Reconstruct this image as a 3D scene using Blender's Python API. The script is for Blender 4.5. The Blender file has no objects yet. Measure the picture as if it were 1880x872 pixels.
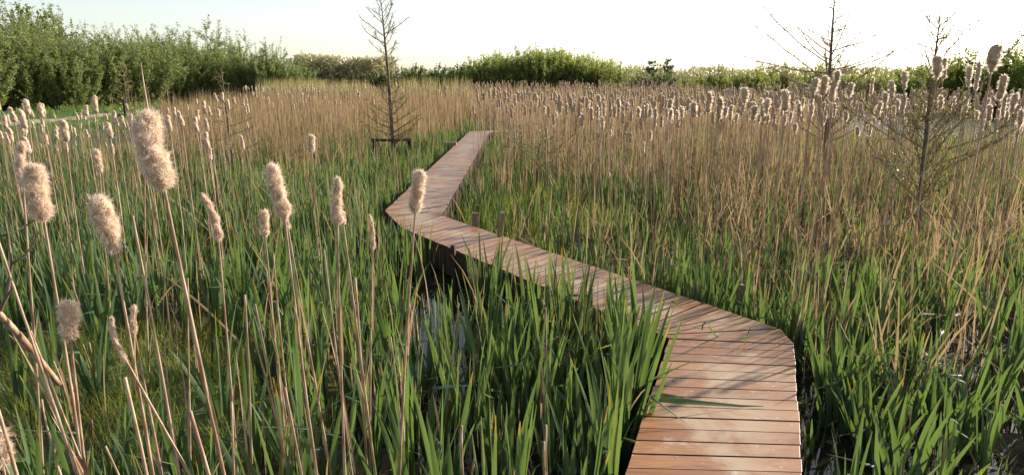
import bpy, math, random
import numpy as np
from mathutils import Vector

R = np.random.default_rng(7)
random.seed(7)
sc = bpy.context.scene
COL = sc.collection
D2R = math.radians

# ------------------------------------------------------------------ camera
F = 1253.0                       # focal length in pixels of the 1880 px wide photograph
PITCH = math.atan(296 / F)
CAM = np.array([0.0, 0.0, 2.45])
cd = bpy.data.cameras.new('camera'); cam = bpy.data.objects.new('camera', cd); COL.objects.link(cam)
cd.sensor_width = 36.0; cd.lens = 36.0 * F / 1880; cd.clip_end = 3000; cd.clip_start = 0.05
cam.location = CAM; cam.rotation_euler = (math.pi / 2 - PITCH, 0, 0)
sc.camera = cam


def ray(px, py):
    u = (436 - py) / F; r = (px - 940) / F
    return np.array([r, math.cos(PITCH) + u * math.sin(PITCH), -math.sin(PITCH) + u * math.cos(PITCH)])


def on_z(px, py, z):
    d = ray(px, py); return CAM + d * ((z - CAM[2]) / d[2])


def at_y(px, py, Y):
    d = ray(px, py); return CAM + d * (Y / d[1])


# ------------------------------------------------------------------ light
SUN_AZ, SUN_EL = D2R(54), D2R(21)
sdir = Vector((math.sin(SUN_AZ) * math.cos(SUN_EL), math.cos(SUN_AZ) * math.cos(SUN_EL), math.sin(SUN_EL)))
ld = bpy.data.lights.new('sun', 'SUN'); ld.energy = 4.5; ld.angle = D2R(0.55); ld.color = (1.0, 0.89, 0.75)
lo = bpy.data.objects.new('sun', ld); COL.objects.link(lo); lo.rotation_euler = (-sdir).to_track_quat('-Z', 'Y').to_euler()
W = bpy.data.worlds.new('World'); sc.world = W; W.use_nodes = True
wn = W.node_tree.nodes; wl = W.node_tree.links
sky = wn.new('ShaderNodeTexSky'); sky.sky_type = 'NISHITA'; sky.sun_disc = False
sky.sun_elevation = SUN_EL; sky.sun_rotation = SUN_AZ; sky.dust_density = 1.0; sky.air_density = 1.0; sky.ozone_density = 1.0
bg = wn['Background']; bg.inputs[1].default_value = 0.098
hs_ = wn.new('ShaderNodeHueSaturation'); hs_.inputs['Saturation'].default_value = 0.58
wl.new(sky.outputs[0], hs_.inputs['Color']); wl.new(hs_.outputs[0], bg.inputs[0])
sc.view_settings.view_transform = 'Standard'; sc.view_settings.look = 'None'
sc.view_settings.exposure = 1.18; sc.view_settings.gamma = 1.0; sc.view_settings.use_curve_mapping = False
sc.cycles.max_bounces = 7; sc.cycles.diffuse_bounces = 3; sc.cycles.glossy_bounces = 3; sc.cycles.transmission_bounces = 5


# ------------------------------------------------------------------ materials
class NT:
    def __init__(s, name):
        s.m = bpy.data.materials.new(name); s.m.use_nodes = True
        s.t = s.m.node_tree; s.n = s.t.nodes; s.p = s.n['Principled BSDF']; s.out = s.n['Material Output']

    def node(s, typ, **kw):
        n = s.n.new(typ)
        for k, v in kw.items(): setattr(n, k, v)
        return n

    def link(s, a, b): s.t.links.new(a, b)

    def put(s, sock, v):
        if isinstance(v, bpy.types.NodeSocket): s.link(v, sock)
        elif isinstance(v, (tuple, list)) and len(v) == 3 and len(sock.default_value) == 4: sock.default_value = (*v, 1)
        else: sock.default_value = v

    def mix(s, f, a, b, mode='MIX'):
        n = s.node('ShaderNodeMix', data_type='RGBA', blend_type=mode)
        s.put(n.inputs[0], f); s.put(n.inputs[6], a); s.put(n.inputs[7], b)
        return n.outputs[2]

    def math(s, op, a, b=0.0, c=0.0, clamp=False):
        n = s.node('ShaderNodeMath', operation=op, use_clamp=clamp)
        s.put(n.inputs[0], a); s.put(n.inputs[1], b); s.put(n.inputs[2], c)
        return n.outputs[0]

    def ramp(s, v, lo, hi, a=0.0, b=1.0):
        n = s.node('ShaderNodeMapRange', interpolation_type='SMOOTHSTEP')
        s.put(n.inputs[0], v); n.inputs[1].default_value = lo; n.inputs[2].default_value = hi
        n.inputs[3].default_value = a; n.inputs[4].default_value = b
        return n.outputs[0]

    def noise(s, scale, detail=4.0, vec=None, rough=0.55, dist=0.0):
        n = s.node('ShaderNodeTexNoise'); n.inputs['Scale'].default_value = scale; n.inputs['Detail'].default_value = detail
        n.inputs['Roughness'].default_value = rough; n.inputs['Distortion'].default_value = dist
        if vec is not None: s.link(vec, n.inputs['Vector'])
        return n.outputs[0]

    def scaled(s, vec, sx, sy, sz):
        n = s.node('ShaderNodeMapping'); s.link(vec, n.inputs[0]); n.inputs['Scale'].default_value = (sx, sy, sz)
        return n.outputs[0]

    def obj(s): return s.node('ShaderNodeTexCoord').outputs['Object']
    def pos(s): return s.node('ShaderNodeNewGeometry').outputs['Position']
    def uv(s): return s.node('ShaderNodeUVMap').outputs[0]
    def rnd(s): return s.node('ShaderNodeObjectInfo').outputs['Random']

    def tint(s):
        a = s.node('ShaderNodeAttribute', attribute_name='tint'); c = s.node('ShaderNodeSeparateColor'); s.link(a.outputs[0], c.inputs[0])
        return c.outputs[0], c.outputs[1], c.outputs[2], a.outputs[3]

    def bump(s, h, strength, dist=0.01):
        n = s.node('ShaderNodeBump'); n.inputs['Strength'].default_value = strength; n.inputs['Distance'].default_value = dist
        s.link(h, n.inputs['Height']); s.link(n.outputs[0], s.p.inputs['Normal'])

    def base(s, c, rough=0.6, spec=0.5):
        s.put(s.p.inputs['Base Color'], c); s.put(s.p.inputs['Roughness'], rough); s.put(s.p.inputs['Specular IOR Level'], spec)

    def translucent(s, c, f):
        t = s.node('ShaderNodeBsdfTranslucent'); s.put(t.inputs[0], c)
        m = s.node('ShaderNodeMixShader'); s.put(m.inputs[0], f)
        s.link(s.p.outputs[0], m.inputs[1]); s.link(t.outputs[0], m.inputs[2]); s.link(m.outputs[0], s.out.inputs[0])


def leaf_mat(name, a, b, trans, tip=(0.30, 0.22, 0.03), tipshare=0.62, tf=0.4, rough=0.42, spec=0.45, usernd=0.35):
    t = NT(name); r, g, bb, al = t.tint()
    r2 = t.math('ADD', t.math('MULTIPLY', r, 1 - usernd), t.math('MULTIPLY', t.rnd(), usernd))
    c = t.mix(r2, a, b)
    tr = t.mix(r2, tuple(x * 0.8 for x in trans), trans)
    tm = t.math('MULTIPLY', t.ramp(g, 0.84, 1.0), t.ramp(bb, tipshare, tipshare + 0.1))
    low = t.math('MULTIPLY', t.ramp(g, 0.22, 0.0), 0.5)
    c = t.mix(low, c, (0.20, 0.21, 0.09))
    c = t.mix(tm, c, tip); tr = t.mix(tm, tr, (0.5, 0.33, 0.03))
    dead = t.math('MULTIPLY', t.ramp(bb, 0.0, 0.035, 1.0, 0.0), t.ramp(g, 0.35, 0.6))
    c = t.mix(dead, c, (0.30, 0.20, 0.09))
    t.base(c, rough, spec); t.translucent(tr, tf)
    return t.m


M = {}
M['cattail_leaf'] = leaf_mat('cattail_leaf', (0.036, 0.072, 0.043), (0.108, 0.158, 0.072), (0.175, 0.270, 0.050), tf=0.33, rough=0.5, spec=0.22, tipshare=0.76)
M['sedge'] = leaf_mat('sedge_leaf', (0.10, 0.15, 0.028), (0.24, 0.27, 0.06), (0.36, 0.42, 0.06), tf=0.45, spec=0.15)
M['bank_grass'] = leaf_mat('bank_grass', (0.055, 0.12, 0.025), (0.11, 0.17, 0.04), (0.22, 0.34, 0.05), tf=0.4)
M['pale_reed'] = leaf_mat('pale_reed', (0.17, 0.17, 0.06), (0.34, 0.29, 0.14), (0.40, 0.36, 0.14), tf=0.35)
M['willow_leaf'] = leaf_mat('willow_leaf', (0.10, 0.135, 0.045), (0.215, 0.245, 0.10), (0.30, 0.37, 0.09), tf=0.48, tipshare=2, rough=0.5)
M['lime_leaf'] = leaf_mat('lime_willow_leaf', (0.11, 0.14, 0.035), (0.21, 0.235, 0.075), (0.36, 0.42, 0.09), tf=0.55, tipshare=2, rough=0.5)
M['young_leaf'] = leaf_mat('young_leaf', (0.13, 0.15, 0.04), (0.25, 0.26, 0.08), (0.34, 0.38, 0.08), tf=0.45, tipshare=2, rough=0.5)
M['poplar_leaf'] = leaf_mat('poplar_leaf', (0.08, 0.13, 0.02), (0.16, 0.21, 0.04), (0.28, 0.36, 0.04), tf=0.4, tipshare=2)
M['dark_leaf'] = leaf_mat('dark_leaf', (0.05, 0.085, 0.03), (0.11, 0.155, 0.045), (0.13, 0.20, 0.03), tf=0.3, tipshare=2)
M['pine_leaf'] = leaf_mat('pine_needles', (0.04, 0.075, 0.035), (0.09, 0.13, 0.055), (0.08, 0.13, 0.03), tf=0.2, tipshare=2)
M['wood_far'] = leaf_mat('woodland_leaf', (0.30, 0.28, 0.16), (0.40, 0.36, 0.21), (0.46, 0.42, 0.2), tf=0.3, tipshare=2)
M['bud'] = leaf_mat('bud_leaf', (0.13, 0.14, 0.03), (0.24, 0.23, 0.06), (0.36, 0.33, 0.06), tf=0.4, tipshare=2)


def dead_mat(name, a, b, trans, tf, spec=0.0):
    t = NT(name); r, g, bb, al = t.tint()
    r2 = t.math('ADD', t.math('MULTIPLY', r, 0.65), t.math('MULTIPLY', t.rnd(), 0.35))
    c = t.mix(r2, a, b)
    n = t.noise(38.0, 3, t.scaled(t.pos(), 1, 1, 0.12))
    c = t.mix(t.ramp(n, 0.45, 0.75), c, tuple(x * 0.55 for x in a))
    c = t.mix(t.ramp(bb, 0.92, 0.95), c, tuple(x * 1.05 for x in b))
    t.base(c, 0.9, spec); t.translucent(trans, tf)
    return t.m


M['dead'] = dead_mat('dead_reed', (0.14, 0.095, 0.052), (0.43, 0.32, 0.19), (0.46, 0.33, 0.17), 0.3)
M['litter'] = dead_mat('reed_litter', (0.07, 0.048, 0.026), (0.20, 0.145, 0.085), (0.14, 0.10, 0.06), 0.08, 0.0)


def stalk_mat():
    t = NT('dry_stalk'); r, g, bb, al = t.tint()
    n1 = t.noise(9.0, 3, t.scaled(t.pos(), 6, 6, 0.9)); n2 = t.noise(60.0, 4, t.scaled(t.pos(), 1, 1, 0.16))
    c = t.mix(t.ramp(n1, 0.35, 0.62), (0.24, 0.115, 0.062), (0.47, 0.345, 0.235))
    c = t.mix(t.ramp(n2, 0.5, 0.78), c, (0.16, 0.075, 0.045))
    c = t.mix(t.math('MULTIPLY', t.rnd(), 0.45), c, (0.36, 0.25, 0.16))
    t.base(c, 0.6, 0.35); t.bump(n2, 0.5, 0.004)
    return t.m


M['stalk'] = stalk_mat()


def fluff_mat(name, a, b, tr, tf):
    t = NT(name); r, g, bb, al = t.tint()
    n = t.noise(34.0, 3, t.obj())
    c = t.mix(t.ramp(t.math('ADD', t.math('MULTIPLY', n, 0.7), t.math('MULTIPLY', r, 0.3)), 0.33, 0.56), a, b)
    c = t.mix(t.math('MULTIPLY', t.rnd(), 0.35), c, (0.60, 0.43, 0.33))
    t.base(c, 0.9, 0.1); t.translucent(tr, tf)
    return t.m


M['fluff'] = fluff_mat('seed_fluff', (0.44, 0.28, 0.175), (0.86, 0.73, 0.585), (0.92, 0.80, 0.66), 0.45)
M['rimlit_fluff'] = fluff_mat('rimlit_fluff', (0.50, 0.37, 0.255), (0.72, 0.59, 0.44), (0.98, 0.90, 0.76), 0.66)  # fluff of the backlit heads, colour lightened to strengthen their bright rim
M['shaded_core'] = fluff_mat('shaded_core', (0.20, 0.125, 0.07), (0.36, 0.25, 0.155), (0.4, 0.3, 0.2), 0.04)  # darker copy of the seed core, shade of the backlit heads put into its colour
M['head_core'] = fluff_mat('seed_core', (0.38, 0.23, 0.14), (0.66, 0.50, 0.37), (0.5, 0.35, 0.25), 0.1)


def bark_mat(name, a, b):
    t = NT(name); n = t.noise(22.0, 5, t.scaled(t.obj(), 1, 1, 0.35)); c = t.mix(t.ramp(n, 0.35, 0.68), a, b)
    t.base(c, 0.85, 0.2); t.bump(n, 0.6, 0.01)
    return t.m


M['bark'] = bark_mat('grey_bark', (0.085, 0.062, 0.045), (0.20, 0.155, 0.11))
M['twig'] = bark_mat('olive_twig', (0.17, 0.135, 0.07), (0.30, 0.245, 0.13))
M['red_twig'] = bark_mat('reddish_twig', (0.16, 0.10, 0.08), (0.30, 0.21, 0.16))
M['dark_bark'] = bark_mat('dark_bark', (0.085, 0.066, 0.05), (0.18, 0.14, 0.105))


def deck_mat():
    t = NT('deck_planks'); r, g, bb, al = t.tint(); uv = t.uv(); pos = t.pos()
    grain = t.noise(1.0, 5, t.scaled(uv, 5, 130, 1), dist=0.4)
    grain2 = t.noise(1.0, 3, t.scaled(uv, 1.6, 24, 1), dist=0.6)
    c = t.mix(r, (0.20, 0.080, 0.021), (0.37, 0.182, 0.056))
    c = t.mix(t.ramp(grain2, 0.35, 0.7), c, (0.30, 0.135, 0.065))
    c = t.mix(t.math('MULTIPLY', t.ramp(grain, 0.48, 0.66), 0.7), c, (0.12, 0.055, 0.03))
    worn = t.noise(1.7, 6, pos, rough=0.65, dist=0.5)
    mid = t.ramp(t.math('ABSOLUTE', t.math('SUBTRACT', al, 0.5)), 0.10, 0.46, 1.0, 0.25)      # trodden middle of the walk is greyer
    f = t.math('MULTIPLY', t.ramp(worn, 0.42, 0.60), mid)
    c = t.mix(t.math('MULTIPLY', f, 0.72), c, (0.40, 0.31, 0.21))
    streak = t.noise(7.0, 6, pos, rough=0.7, dist=0.8)
    c = t.mix(t.math('MULTIPLY', t.ramp(streak, 0.60, 0.70), t.math('MULTIPLY', mid, 0.6)), c, (0.52, 0.455, 0.39))
    v = t.node('ShaderNodeTexVoronoi'); v.inputs['Scale'].default_value = 17.0; t.link(pos, v.inputs['Vector'])
    spot = t.math('MULTIPLY', t.ramp(v.outputs[0], 0.10, 0.16, 1.0, 0.0), t.ramp(t.noise(3.0, 2, pos), 0.52, 0.6))
    c = t.mix(t.math('MULTIPLY', spot, 0.6), c, (0.56, 0.51, 0.45))
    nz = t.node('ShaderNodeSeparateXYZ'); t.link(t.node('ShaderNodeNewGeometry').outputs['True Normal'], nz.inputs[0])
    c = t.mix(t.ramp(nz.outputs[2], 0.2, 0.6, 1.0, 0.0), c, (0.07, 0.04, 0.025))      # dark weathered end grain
    t.base(c, t.ramp(worn, 0.3, 0.7, 0.36, 0.55), 0.55); t.bump(grain, 0.35, 0.003)
    return t.m


M['deck'] = deck_mat()


def dark_wood(name, a, b):
    t = NT(name); n = t.noise(14.0, 5, t.scaled(t.obj(), 1, 1, 0.12)); n2 = t.noise(3.0, 3, t.obj())
    c = t.mix(t.ramp(n, 0.35, 0.7), a, b); c = t.mix(t.math('MULTIPLY', t.ramp(n2, 0.5, 0.7), 0.5), c, tuple(x * 0.5 for x in a))
    t.base(c, 0.8, 0.25); t.bump(n, 0.5, 0.006)
    return t.m


M['fascia'] = dark_wood('dark_wet_board', (0.045, 0.03, 0.022), (0.10, 0.068, 0.046))
M['stake'] = dark_wood('weathered_stake', (0.19, 0.135, 0.09), (0.38, 0.28, 0.19))
M['black_wood'] = dark_wood('black_wood', (0.022, 0.018, 0.016), (0.06, 0.048, 0.04))


def water_mat():
    t = NT('marsh_water'); n = t.noise(5.0, 3, t.pos()); n2 = t.noise(1.3, 2, t.pos())
    n3 = t.math('ADD', n, t.math('MULTIPLY', n2, 2.0))
    sc_ = t.ramp(t.noise(6.5, 6, t.pos(), rough=0.7), 0.56, 0.62); t.base(t.mix(sc_, (0.016, 0.015, 0.010), (0.085, 0.085, 0.035)), t.ramp(sc_, 0, 1, 0.03, 0.55), 0.5); t.p.inputs['IOR'].default_value = 1.33; t.bump(n3, 0.12, 0.02); bn = [q for q in t.n if q.bl_idname == 'ShaderNodeBump'][0]; sy = t.node('ShaderNodeSeparateXYZ'); t.link(t.pos(), sy.inputs[0]); t.link(t.ramp(sy.outputs[1], 15, 24, 0.10, 1.0), bn.inputs['Strength']); t.link(t.ramp(sy.outputs[1], 15, 24, 0.02, 0.07), bn.inputs['Distance'])
    return t.m


M['water'] = water_mat()


def ground_mat():
    t = NT('marsh_ground'); r, g, bb, al = t.tint(); p = t.pos()
    n = t.noise(2.2, 6, p); n2 = t.noise(18.0, 5, p)
    mud = t.mix(t.ramp(n, 0.35, 0.65), (0.030, 0.022, 0.014), (0.085, 0.062, 0.036))
    mud = t.mix(t.math('MULTIPLY', t.ramp(n2, 0.5, 0.7), 0.5), mud, (0.16, 0.115, 0.065))
    gr = t.mix(t.ramp(n2, 0.3, 0.7), (0.045, 0.085, 0.02), (0.10, 0.135, 0.036))
    far = t.mix(t.ramp(t.noise(0.08, 4, p), 0.4, 0.6), (0.16, 0.125, 0.065), (0.10, 0.12, 0.045))
    c = t.mix(r, mud, gr); c = t.mix(g, c, far)
    t.base(c, 0.85, 0.2); t.bump(n2, 0.7, 0.03)
    return t.m


M['ground'] = ground_mat()


def path_mat():
    t = NT('dirt_path'); p = t.pos(); n = t.noise(1.5, 6, p); c = t.mix(t.ramp(n, 0.35, 0.65), (0.27, 0.205, 0.145), (0.40, 0.32, 0.235))
    t.base(c, 0.9, 0.2); t.bump(t.noise(20.0, 4, p), 0.5, 0.02)
    return t.m


M['path'] = path_mat()


# ------------------------------------------------------------------ mesh helpers
class MB:
    """collects quads with a per-vertex tint (4 floats), an optional uv and a material slot"""
    def __init__(s): s.v = []; s.f = []; s.t = []; s.u = []; s.m = []; s.n = 0

    def add(s, V, Fq, T=None, U=None, mat=0):
        V = np.asarray(V, float).reshape(-1, 3); Fq = np.asarray(Fq, int).reshape(-1, 4)
        s.v.append(V); s.f.append(Fq + s.n); s.n += len(V)
        s.t.append(np.full((len(V), 4), 0.5) if T is None else np.asarray(T, float))
        s.u.append(np.zeros((len(V), 2)) if U is None else np.asarray(U, float))
        s.m.append(np.full(len(Fq), mat, int))
        return s

    def tube(s, pts, rad, sides=6, T=None, mat=0, cap=False):
        pts = np.asarray(pts, float); n = len(pts); rad = np.broadcast_to(np.asarray(rad, float), (n,)).copy()
        if cap:
            pts = np.vstack([pts, pts[-1]]); rad = np.append(rad, 0.0); n += 1
        tg = np.gradient(pts, axis=0) if n > 2 else np.repeat([pts[-1] - pts[0]], n, 0)
        if cap: tg[-1] = tg[-2] = pts[-2] - pts[-3] if n > 2 else tg[0]
        tg /= np.maximum(np.linalg.norm(tg, axis=1, keepdims=True), 1e-9)
        ref = np.array([0, 0, 1.0]) if abs(tg[0][2]) < 0.8 else np.array([1.0, 0, 0])
        a = np.cross(tg, ref); a /= np.maximum(np.linalg.norm(a, axis=1, keepdims=True), 1e-9); b = np.cross(tg, a)
        an = np.arange(sides) * 2 * math.pi / sides
        V = pts[:, None] + rad[:, None, None] * (np.cos(an)[None, :, None] * a[:, None] + np.sin(an)[None, :, None] * b[:, None])
        i = np.arange(n - 1)[:, None] * sides; j = np.arange(sides)[None]; k = (j + 1) % sides
        Q = np.stack([i + j, i + k, i + sides + k, i + sides + j], -1).reshape(-1, 4)
        tt = np.tile(np.array([0.5, 0.5, 0.5, 0.5]) if T is None else np.array(T, float), (n * sides, 1))
        tt[:, 1] = np.repeat(np.linspace(0, 1, n), sides)
        return s.add(V.reshape(-1, 3), Q, tt, None, mat)

    def box(s, c, ax, ay, az, T=None, mat=0, ch=0.0):
        """box from its centre and three half-axis vectors; ch chamfers the top edges (fraction)"""
        c, ax, ay, az = (np.asarray(q, float) for q in (c, ax, ay, az))
        ring = [(-1, -1), (1, -1), (1, 1), (-1, 1)]
        V = [c + p * ax + q * ay - az for p, q in ring]
        if ch:
            V += [c + p * ax + q * ay + az * (1 - ch * 2) for p, q in ring]
            la, lb = np.linalg.norm(ax), np.linalg.norm(ay); e = ch * np.linalg.norm(az) * 1.4
            V += [c + p * ax * (1 - e / la) + q * ay * (1 - e / lb) + az for p, q in ring]
            Q = [(3, 2, 1, 0)] + [(i, (i + 1) % 4, 4 + (i + 1) % 4, 4 + i) for i in range(4)] + [(4 + i, 4 + (i + 1) % 4, 8 + (i + 1) % 4, 8 + i) for i in range(4)] + [(8, 9, 10, 11)]
        else:
            V += [c + p * ax + q * ay + az for p, q in ring]
            Q = [(3, 2, 1, 0), (4, 5, 6, 7)] + [(i, (i + 1) % 4, 4 + (i + 1) % 4, 4 + i) for i in range(4)]
        return s.add(V, Q, None if T is None else np.tile(T, (len(V), 1)), None, mat)

    def mesh(s, name, mats, smooth=True):
        V = np.concatenate(s.v); Q = np.concatenate(s.f); T = np.concatenate(s.t); U = np.concatenate(s.u); mi = np.concatenate(s.m)
        me = bpy.data.meshes.new(name)
        me.vertices.add(len(V)); me.vertices.foreach_set('co', V.astype(np.float32).ravel())
        me.loops.add(Q.size); me.loops.foreach_set('vertex_index', Q.astype(np.int32).ravel())
        me.polygons.add(len(Q)); me.polygons.foreach_set('loop_start', np.arange(0, Q.size, 4, dtype=np.int32))
        me.polygons.foreach_set('material_index', mi.astype(np.int32))
        me.polygons.foreach_set('use_smooth', np.full(len(Q), smooth))
        a = me.attributes.new('tint', 'FLOAT_COLOR', 'POINT'); a.data.foreach_set('color', T.astype(np.float32).ravel())
        if np.any(U):
            uv = me.uv_layers.new(name='UVMap'); uv.data.foreach_set('uv', U[Q.ravel()].astype(np.float32).ravel())
        for m in (mats if isinstance(mats, (list, tuple)) else [mats]): me.materials.append(m)
        me.update(calc_edges=True); me.validate()
        return me

    def obj(s, name, mats, parent=None, smooth=True):
        return link(name, s.mesh(name, mats, smooth), parent)


def link(name, data, parent=None):
    o = bpy.data.objects.new(name, data); COL.objects.link(o)
    if parent is not None: o.parent = parent
    return o


def tag(o, label=None, cat=None, group=None, kind=None):
    if label: o['label'] = label
    if cat: o['category'] = cat
    if group: o['group'] = group
    if kind: o['kind'] = kind
    return o


def thing(name, loc, label, cat, group=None):
    o = link(name, None); o.location = loc; o.empty_display_size = 0.1
    return tag(o, label, cat, group)


def dup(root, loc, rot=(0, 0, 0), scale=1.0, label=None, group=None):
    r = root.copy(); COL.objects.link(r); r.location = loc; r.rotation_euler = rot
    r.scale = scale if isinstance(scale, tuple) else (scale,) * 3
    if label: r['label'] = label
    if group: r['group'] = group
    for ch in list(root.children):
        c = ch.copy(); COL.objects.link(c); c.parent = r
        for g in ch.children:
            d = g.copy(); COL.objects.link(d); d.parent = c
    return r


def blades(mb, P, L, Wd, az, lean, bend, face, rng, K=4, fold=0.0, taper=2.6, z0=0.0, mat=0, twist=0.5, kink=None):
    """N strips: P (N,3) feet, L length, Wd width, az lean azimuth, lean angle at the foot, bend added by the tip, face = strip facing"""
    N = len(P)
    if N == 0: return mb
    s = np.linspace(0, 1, K + 1)
    th = lean[:, None] + bend[:, None] * s[None] ** 2.0
    if kink is not None:
        th = th + np.where(s[None] > kink[:, :1], kink[:, 1:], 0.0)
    ds = L[:, None] / K
    hx = np.concatenate([np.zeros((N, 1)), np.cumsum(np.sin(th[:, :-1]) * ds, 1)], 1)
    hz = np.concatenate([np.zeros((N, 1)), np.cumsum(np.cos(th[:, :-1]) * ds, 1)], 1)
    C = np.stack([P[:, :1] + hx * np.cos(az)[:, None], P[:, 1:2] + hx * np.sin(az)[:, None], P[:, 2:3] + hz], -1)
    fa = face[:, None] + twist * (s[None] - 0.3)
    wv = np.stack([np.cos(fa), np.sin(fa), np.zeros_like(fa)], -1)
    tg = np.stack([np.sin(th) * np.cos(az)[:, None], np.sin(th) * np.sin(az)[:, None], np.cos(th)], -1)
    wv = wv - tg * np.sum(wv * tg, -1, keepdims=True); wv /= np.maximum(np.linalg.norm(wv, axis=-1, keepdims=True), 1e-6)
    nv = np.cross(wv, tg)
    prof = np.minimum(1.0, 0.7 + 1.2 * s) * np.maximum(1 - s ** taper, 0.03) ** 0.75
    w = 0.5 * Wd[:, None] * prof[None]
    r1 = rng.random(N); r2 = rng.random(N)
    cols = [-1, 0, 1] if fold else [-1, 1]
    m = len(cols)
    V = np.stack([C + wv * (w * c)[..., None] + (nv * (fold * w)[..., None] if c == 0 else 0) for c in cols], 2)
    T = np.empty((N, K + 1, m, 4)); T[..., 0] = r1[:, None, None]; T[..., 1] = s[None, :, None]; T[..., 2] = r2[:, None, None]
    T[..., 3] = np.array(cols)[None, None] * 0.5 + 0.5
    b = (np.arange(N) * (K + 1) * m)[:, None, None]; i = (np.arange(K) * m)[None, :, None]; j = np.arange(m - 1)[None, None]
    q = b + i + j
    Q = np.stack([q, q + 1, q + m + 1, q + m], -1).reshape(-1, 4)
    return mb.add(V.reshape(-1, 3), Q, T.reshape(-1, 4), None, mat)


def cards(mb, P, L, Wd, dirs, rng, mat=0):
    """rhombic leaves: P (N,3), pointing along dirs (N,3)"""
    N = len(P); d = dirs / np.maximum(np.linalg.norm(dirs, axis=1, keepdims=True), 1e-9)
    q = rng.normal(size=(N, 3)); w = np.cross(d, q); w /= np.maximum(np.linalg.norm(w, axis=1, keepdims=True), 1e-9)
    L = np.broadcast_to(L, (N,))[:, None]; Wd = np.broadcast_to(Wd, (N,))[:, None]
    V = np.stack([P, P + d * L * 0.45 + w * Wd * 0.5, P + d * L, P + d * L * 0.45 - w * Wd * 0.5], 1)
    T = np.empty((N, 4, 4)); T[..., 0] = rng.random(N)[:, None]; T[..., 1] = 0.5; T[..., 2] = rng.random(N)[:, None] * 0.9 + 0.1; T[..., 3] = 0.5
    Q = np.arange(4 * N).reshape(N, 4)
    return mb.add(V.reshape(-1, 3), Q, T.reshape(-1, 4), None, mat)


_ph = np.random.default_rng(3).random((12, 3)) * 6.28
_fr = np.random.default_rng(4).normal(size=(12, 2))


def wob(x, y, scale):
    """smooth pseudo-noise about -1..1"""
    v = 0
    for i in range(8):
        v = v + np.sin((x * _fr[i, 0] + y * _fr[i, 1]) / scale * 1.6 + _ph[i, 0]) * np.sin((y * _fr[i, 0] - x * _fr[i, 1]) / scale * 1.1 + _ph[i, 1])
    return v / 3.2


def sm(a, b, x):
    t = np.clip((np.asarray(x, float) - a) / (b - a), 0, 1); return t * t * (3 - 2 * t)


# ------------------------------------------------------------------ layout of the walk and the terrain
ZD = 0.35                                       # deck height
WATER_Z = -0.06
A_L, A_R = np.array([0.28, 2.35]), np.array([1.21, 2.35])        # near end (behind the lower edge of the frame)
B_L, B_R, B_R2 = np.array([1.29, 5.27]), np.array([2.27, 5.15]), np.array([2.30, 5.50])
C_L, C_L2, C_R = np.array([-1.78, 9.80]), np.array([-2.04, 10.75]), np.array([-1.08, 10.35])
D_L, D_R = np.array([-1.66, 26.9]), np.array([-0.86, 26.4])
E_L, E_R = np.array([2.2, 28.6]), np.array([2.6, 27.75])
WALK = [np.array(p) for p in ([A_L, A_R, B_R, B_L], [B_L, B_R, B_R2, C_R, C_L], [C_L, C_R, D_R, D_L, C_L2], [D_L, D_R, E_R, E_L])]


def seg_dist(x, y, a, b):
    d = b - a; t = np.clip(((x - a[0]) * d[0] + (y - a[1]) * d[1]) / (d @ d), 0, 1)
    return np.hypot(x - a[0] - t * d[0], y - a[1] - t * d[1])


CL = [(A_L + A_R) / 2 - np.array([0.35, 1.2]), (B_L + B_R2) / 2 + np.array([0.02, -0.12]), (C_L2 + C_R) / 2 + np.array([0.02, -0.2]), (D_L + D_R) / 2, (E_L + E_R) / 2]


def walk_dist(x, y):
    return np.min([seg_dist(x, y, CL[i], CL[i + 1]) for i in range(4)], 0)


PATH = [np.array(p, float) for p in ((-27.5, 14), (-25.6, 30), (-24.6, 40), (-23.9, 50), (-23.0, 60), (-20.5, 80), (-16, 110))]


def path_dist(x, y):
    return np.min([seg_dist(x, y, PATH[i], PATH[i + 1]) for i in range(len(PATH) - 1)], 0)


def blob(x, y, cx, cy, rx, ry):
    return np.exp(-(((x - cx) / rx) ** 2 + ((y - cy) / ry) ** 2))


def open_water(x, y):
    """0..1: open pools between the plants"""
    o = blob(x, y, -0.35, 6.55, 0.62, 0.66) + blob(x, y, -0.95, 7.55, 0.35, 0.5) + 0.9 * blob(x, y, 2.1, 4.4, 0.36, 1.0) + 0.8 * blob(x, y, -1.2, 5.9, 0.35, 0.6) + 0.55 * blob(x, y, 0.35, 3.7, 0.3, 0.5)
    pond = sm(12.0, 15.5, x - 0.10 * (y - 25)) * sm(22.5, 25.5, y) * sm(47, 43, y)
    return np.clip(o + pond, 0, 1)


def hummock(x, y):
    return np.clip(blob(x, y, -3.3, 5.4, 1.7, 1.2) + 0.8 * blob(x, y, -2.1, 4.2, 0.6, 0.5) + 0.8 * blob(x, y, 0.55, 12.2, 1.4, 2.3) + 0.5 * blob(x, y, 5.2, 9.3, 1.0, 0.8), 0, 1)


def bank(x, y):
    """0..1: dry grass land by the path and beyond the marsh"""
    return np.clip(sm(9.5, 5.5, path_dist(x, y)) + sm(-19, -27, x) + sm(62, 72, y) + sm(46, 50, y) * sm(10, 14, x - 0.1 * (y - 25)), 0, 1)


def height(x, y):
    h = -0.075 + 0.07 * wob(x, y, 0.8) + 0.04 * wob(x + 7, y - 3, 0.3)
    h = h * (1 - bank(x, y)) + bank(x, y) * (0.12 + 0.05 * wob(x, y, 3.0))
    h = h + 0.17 * hummock(x, y) - 0.35 * open_water(x, y) * (1 - bank(x, y))
    return h - 0.12 * sm(0.75, 0.45, walk_dist(x, y))


def spaced(parts):
    out = []
    for a, b, st in parts: out += list(np.arange(a, b, st))
    return np.array(sorted(set(np.round(out, 4))) + [parts[-1][1]])


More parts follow.
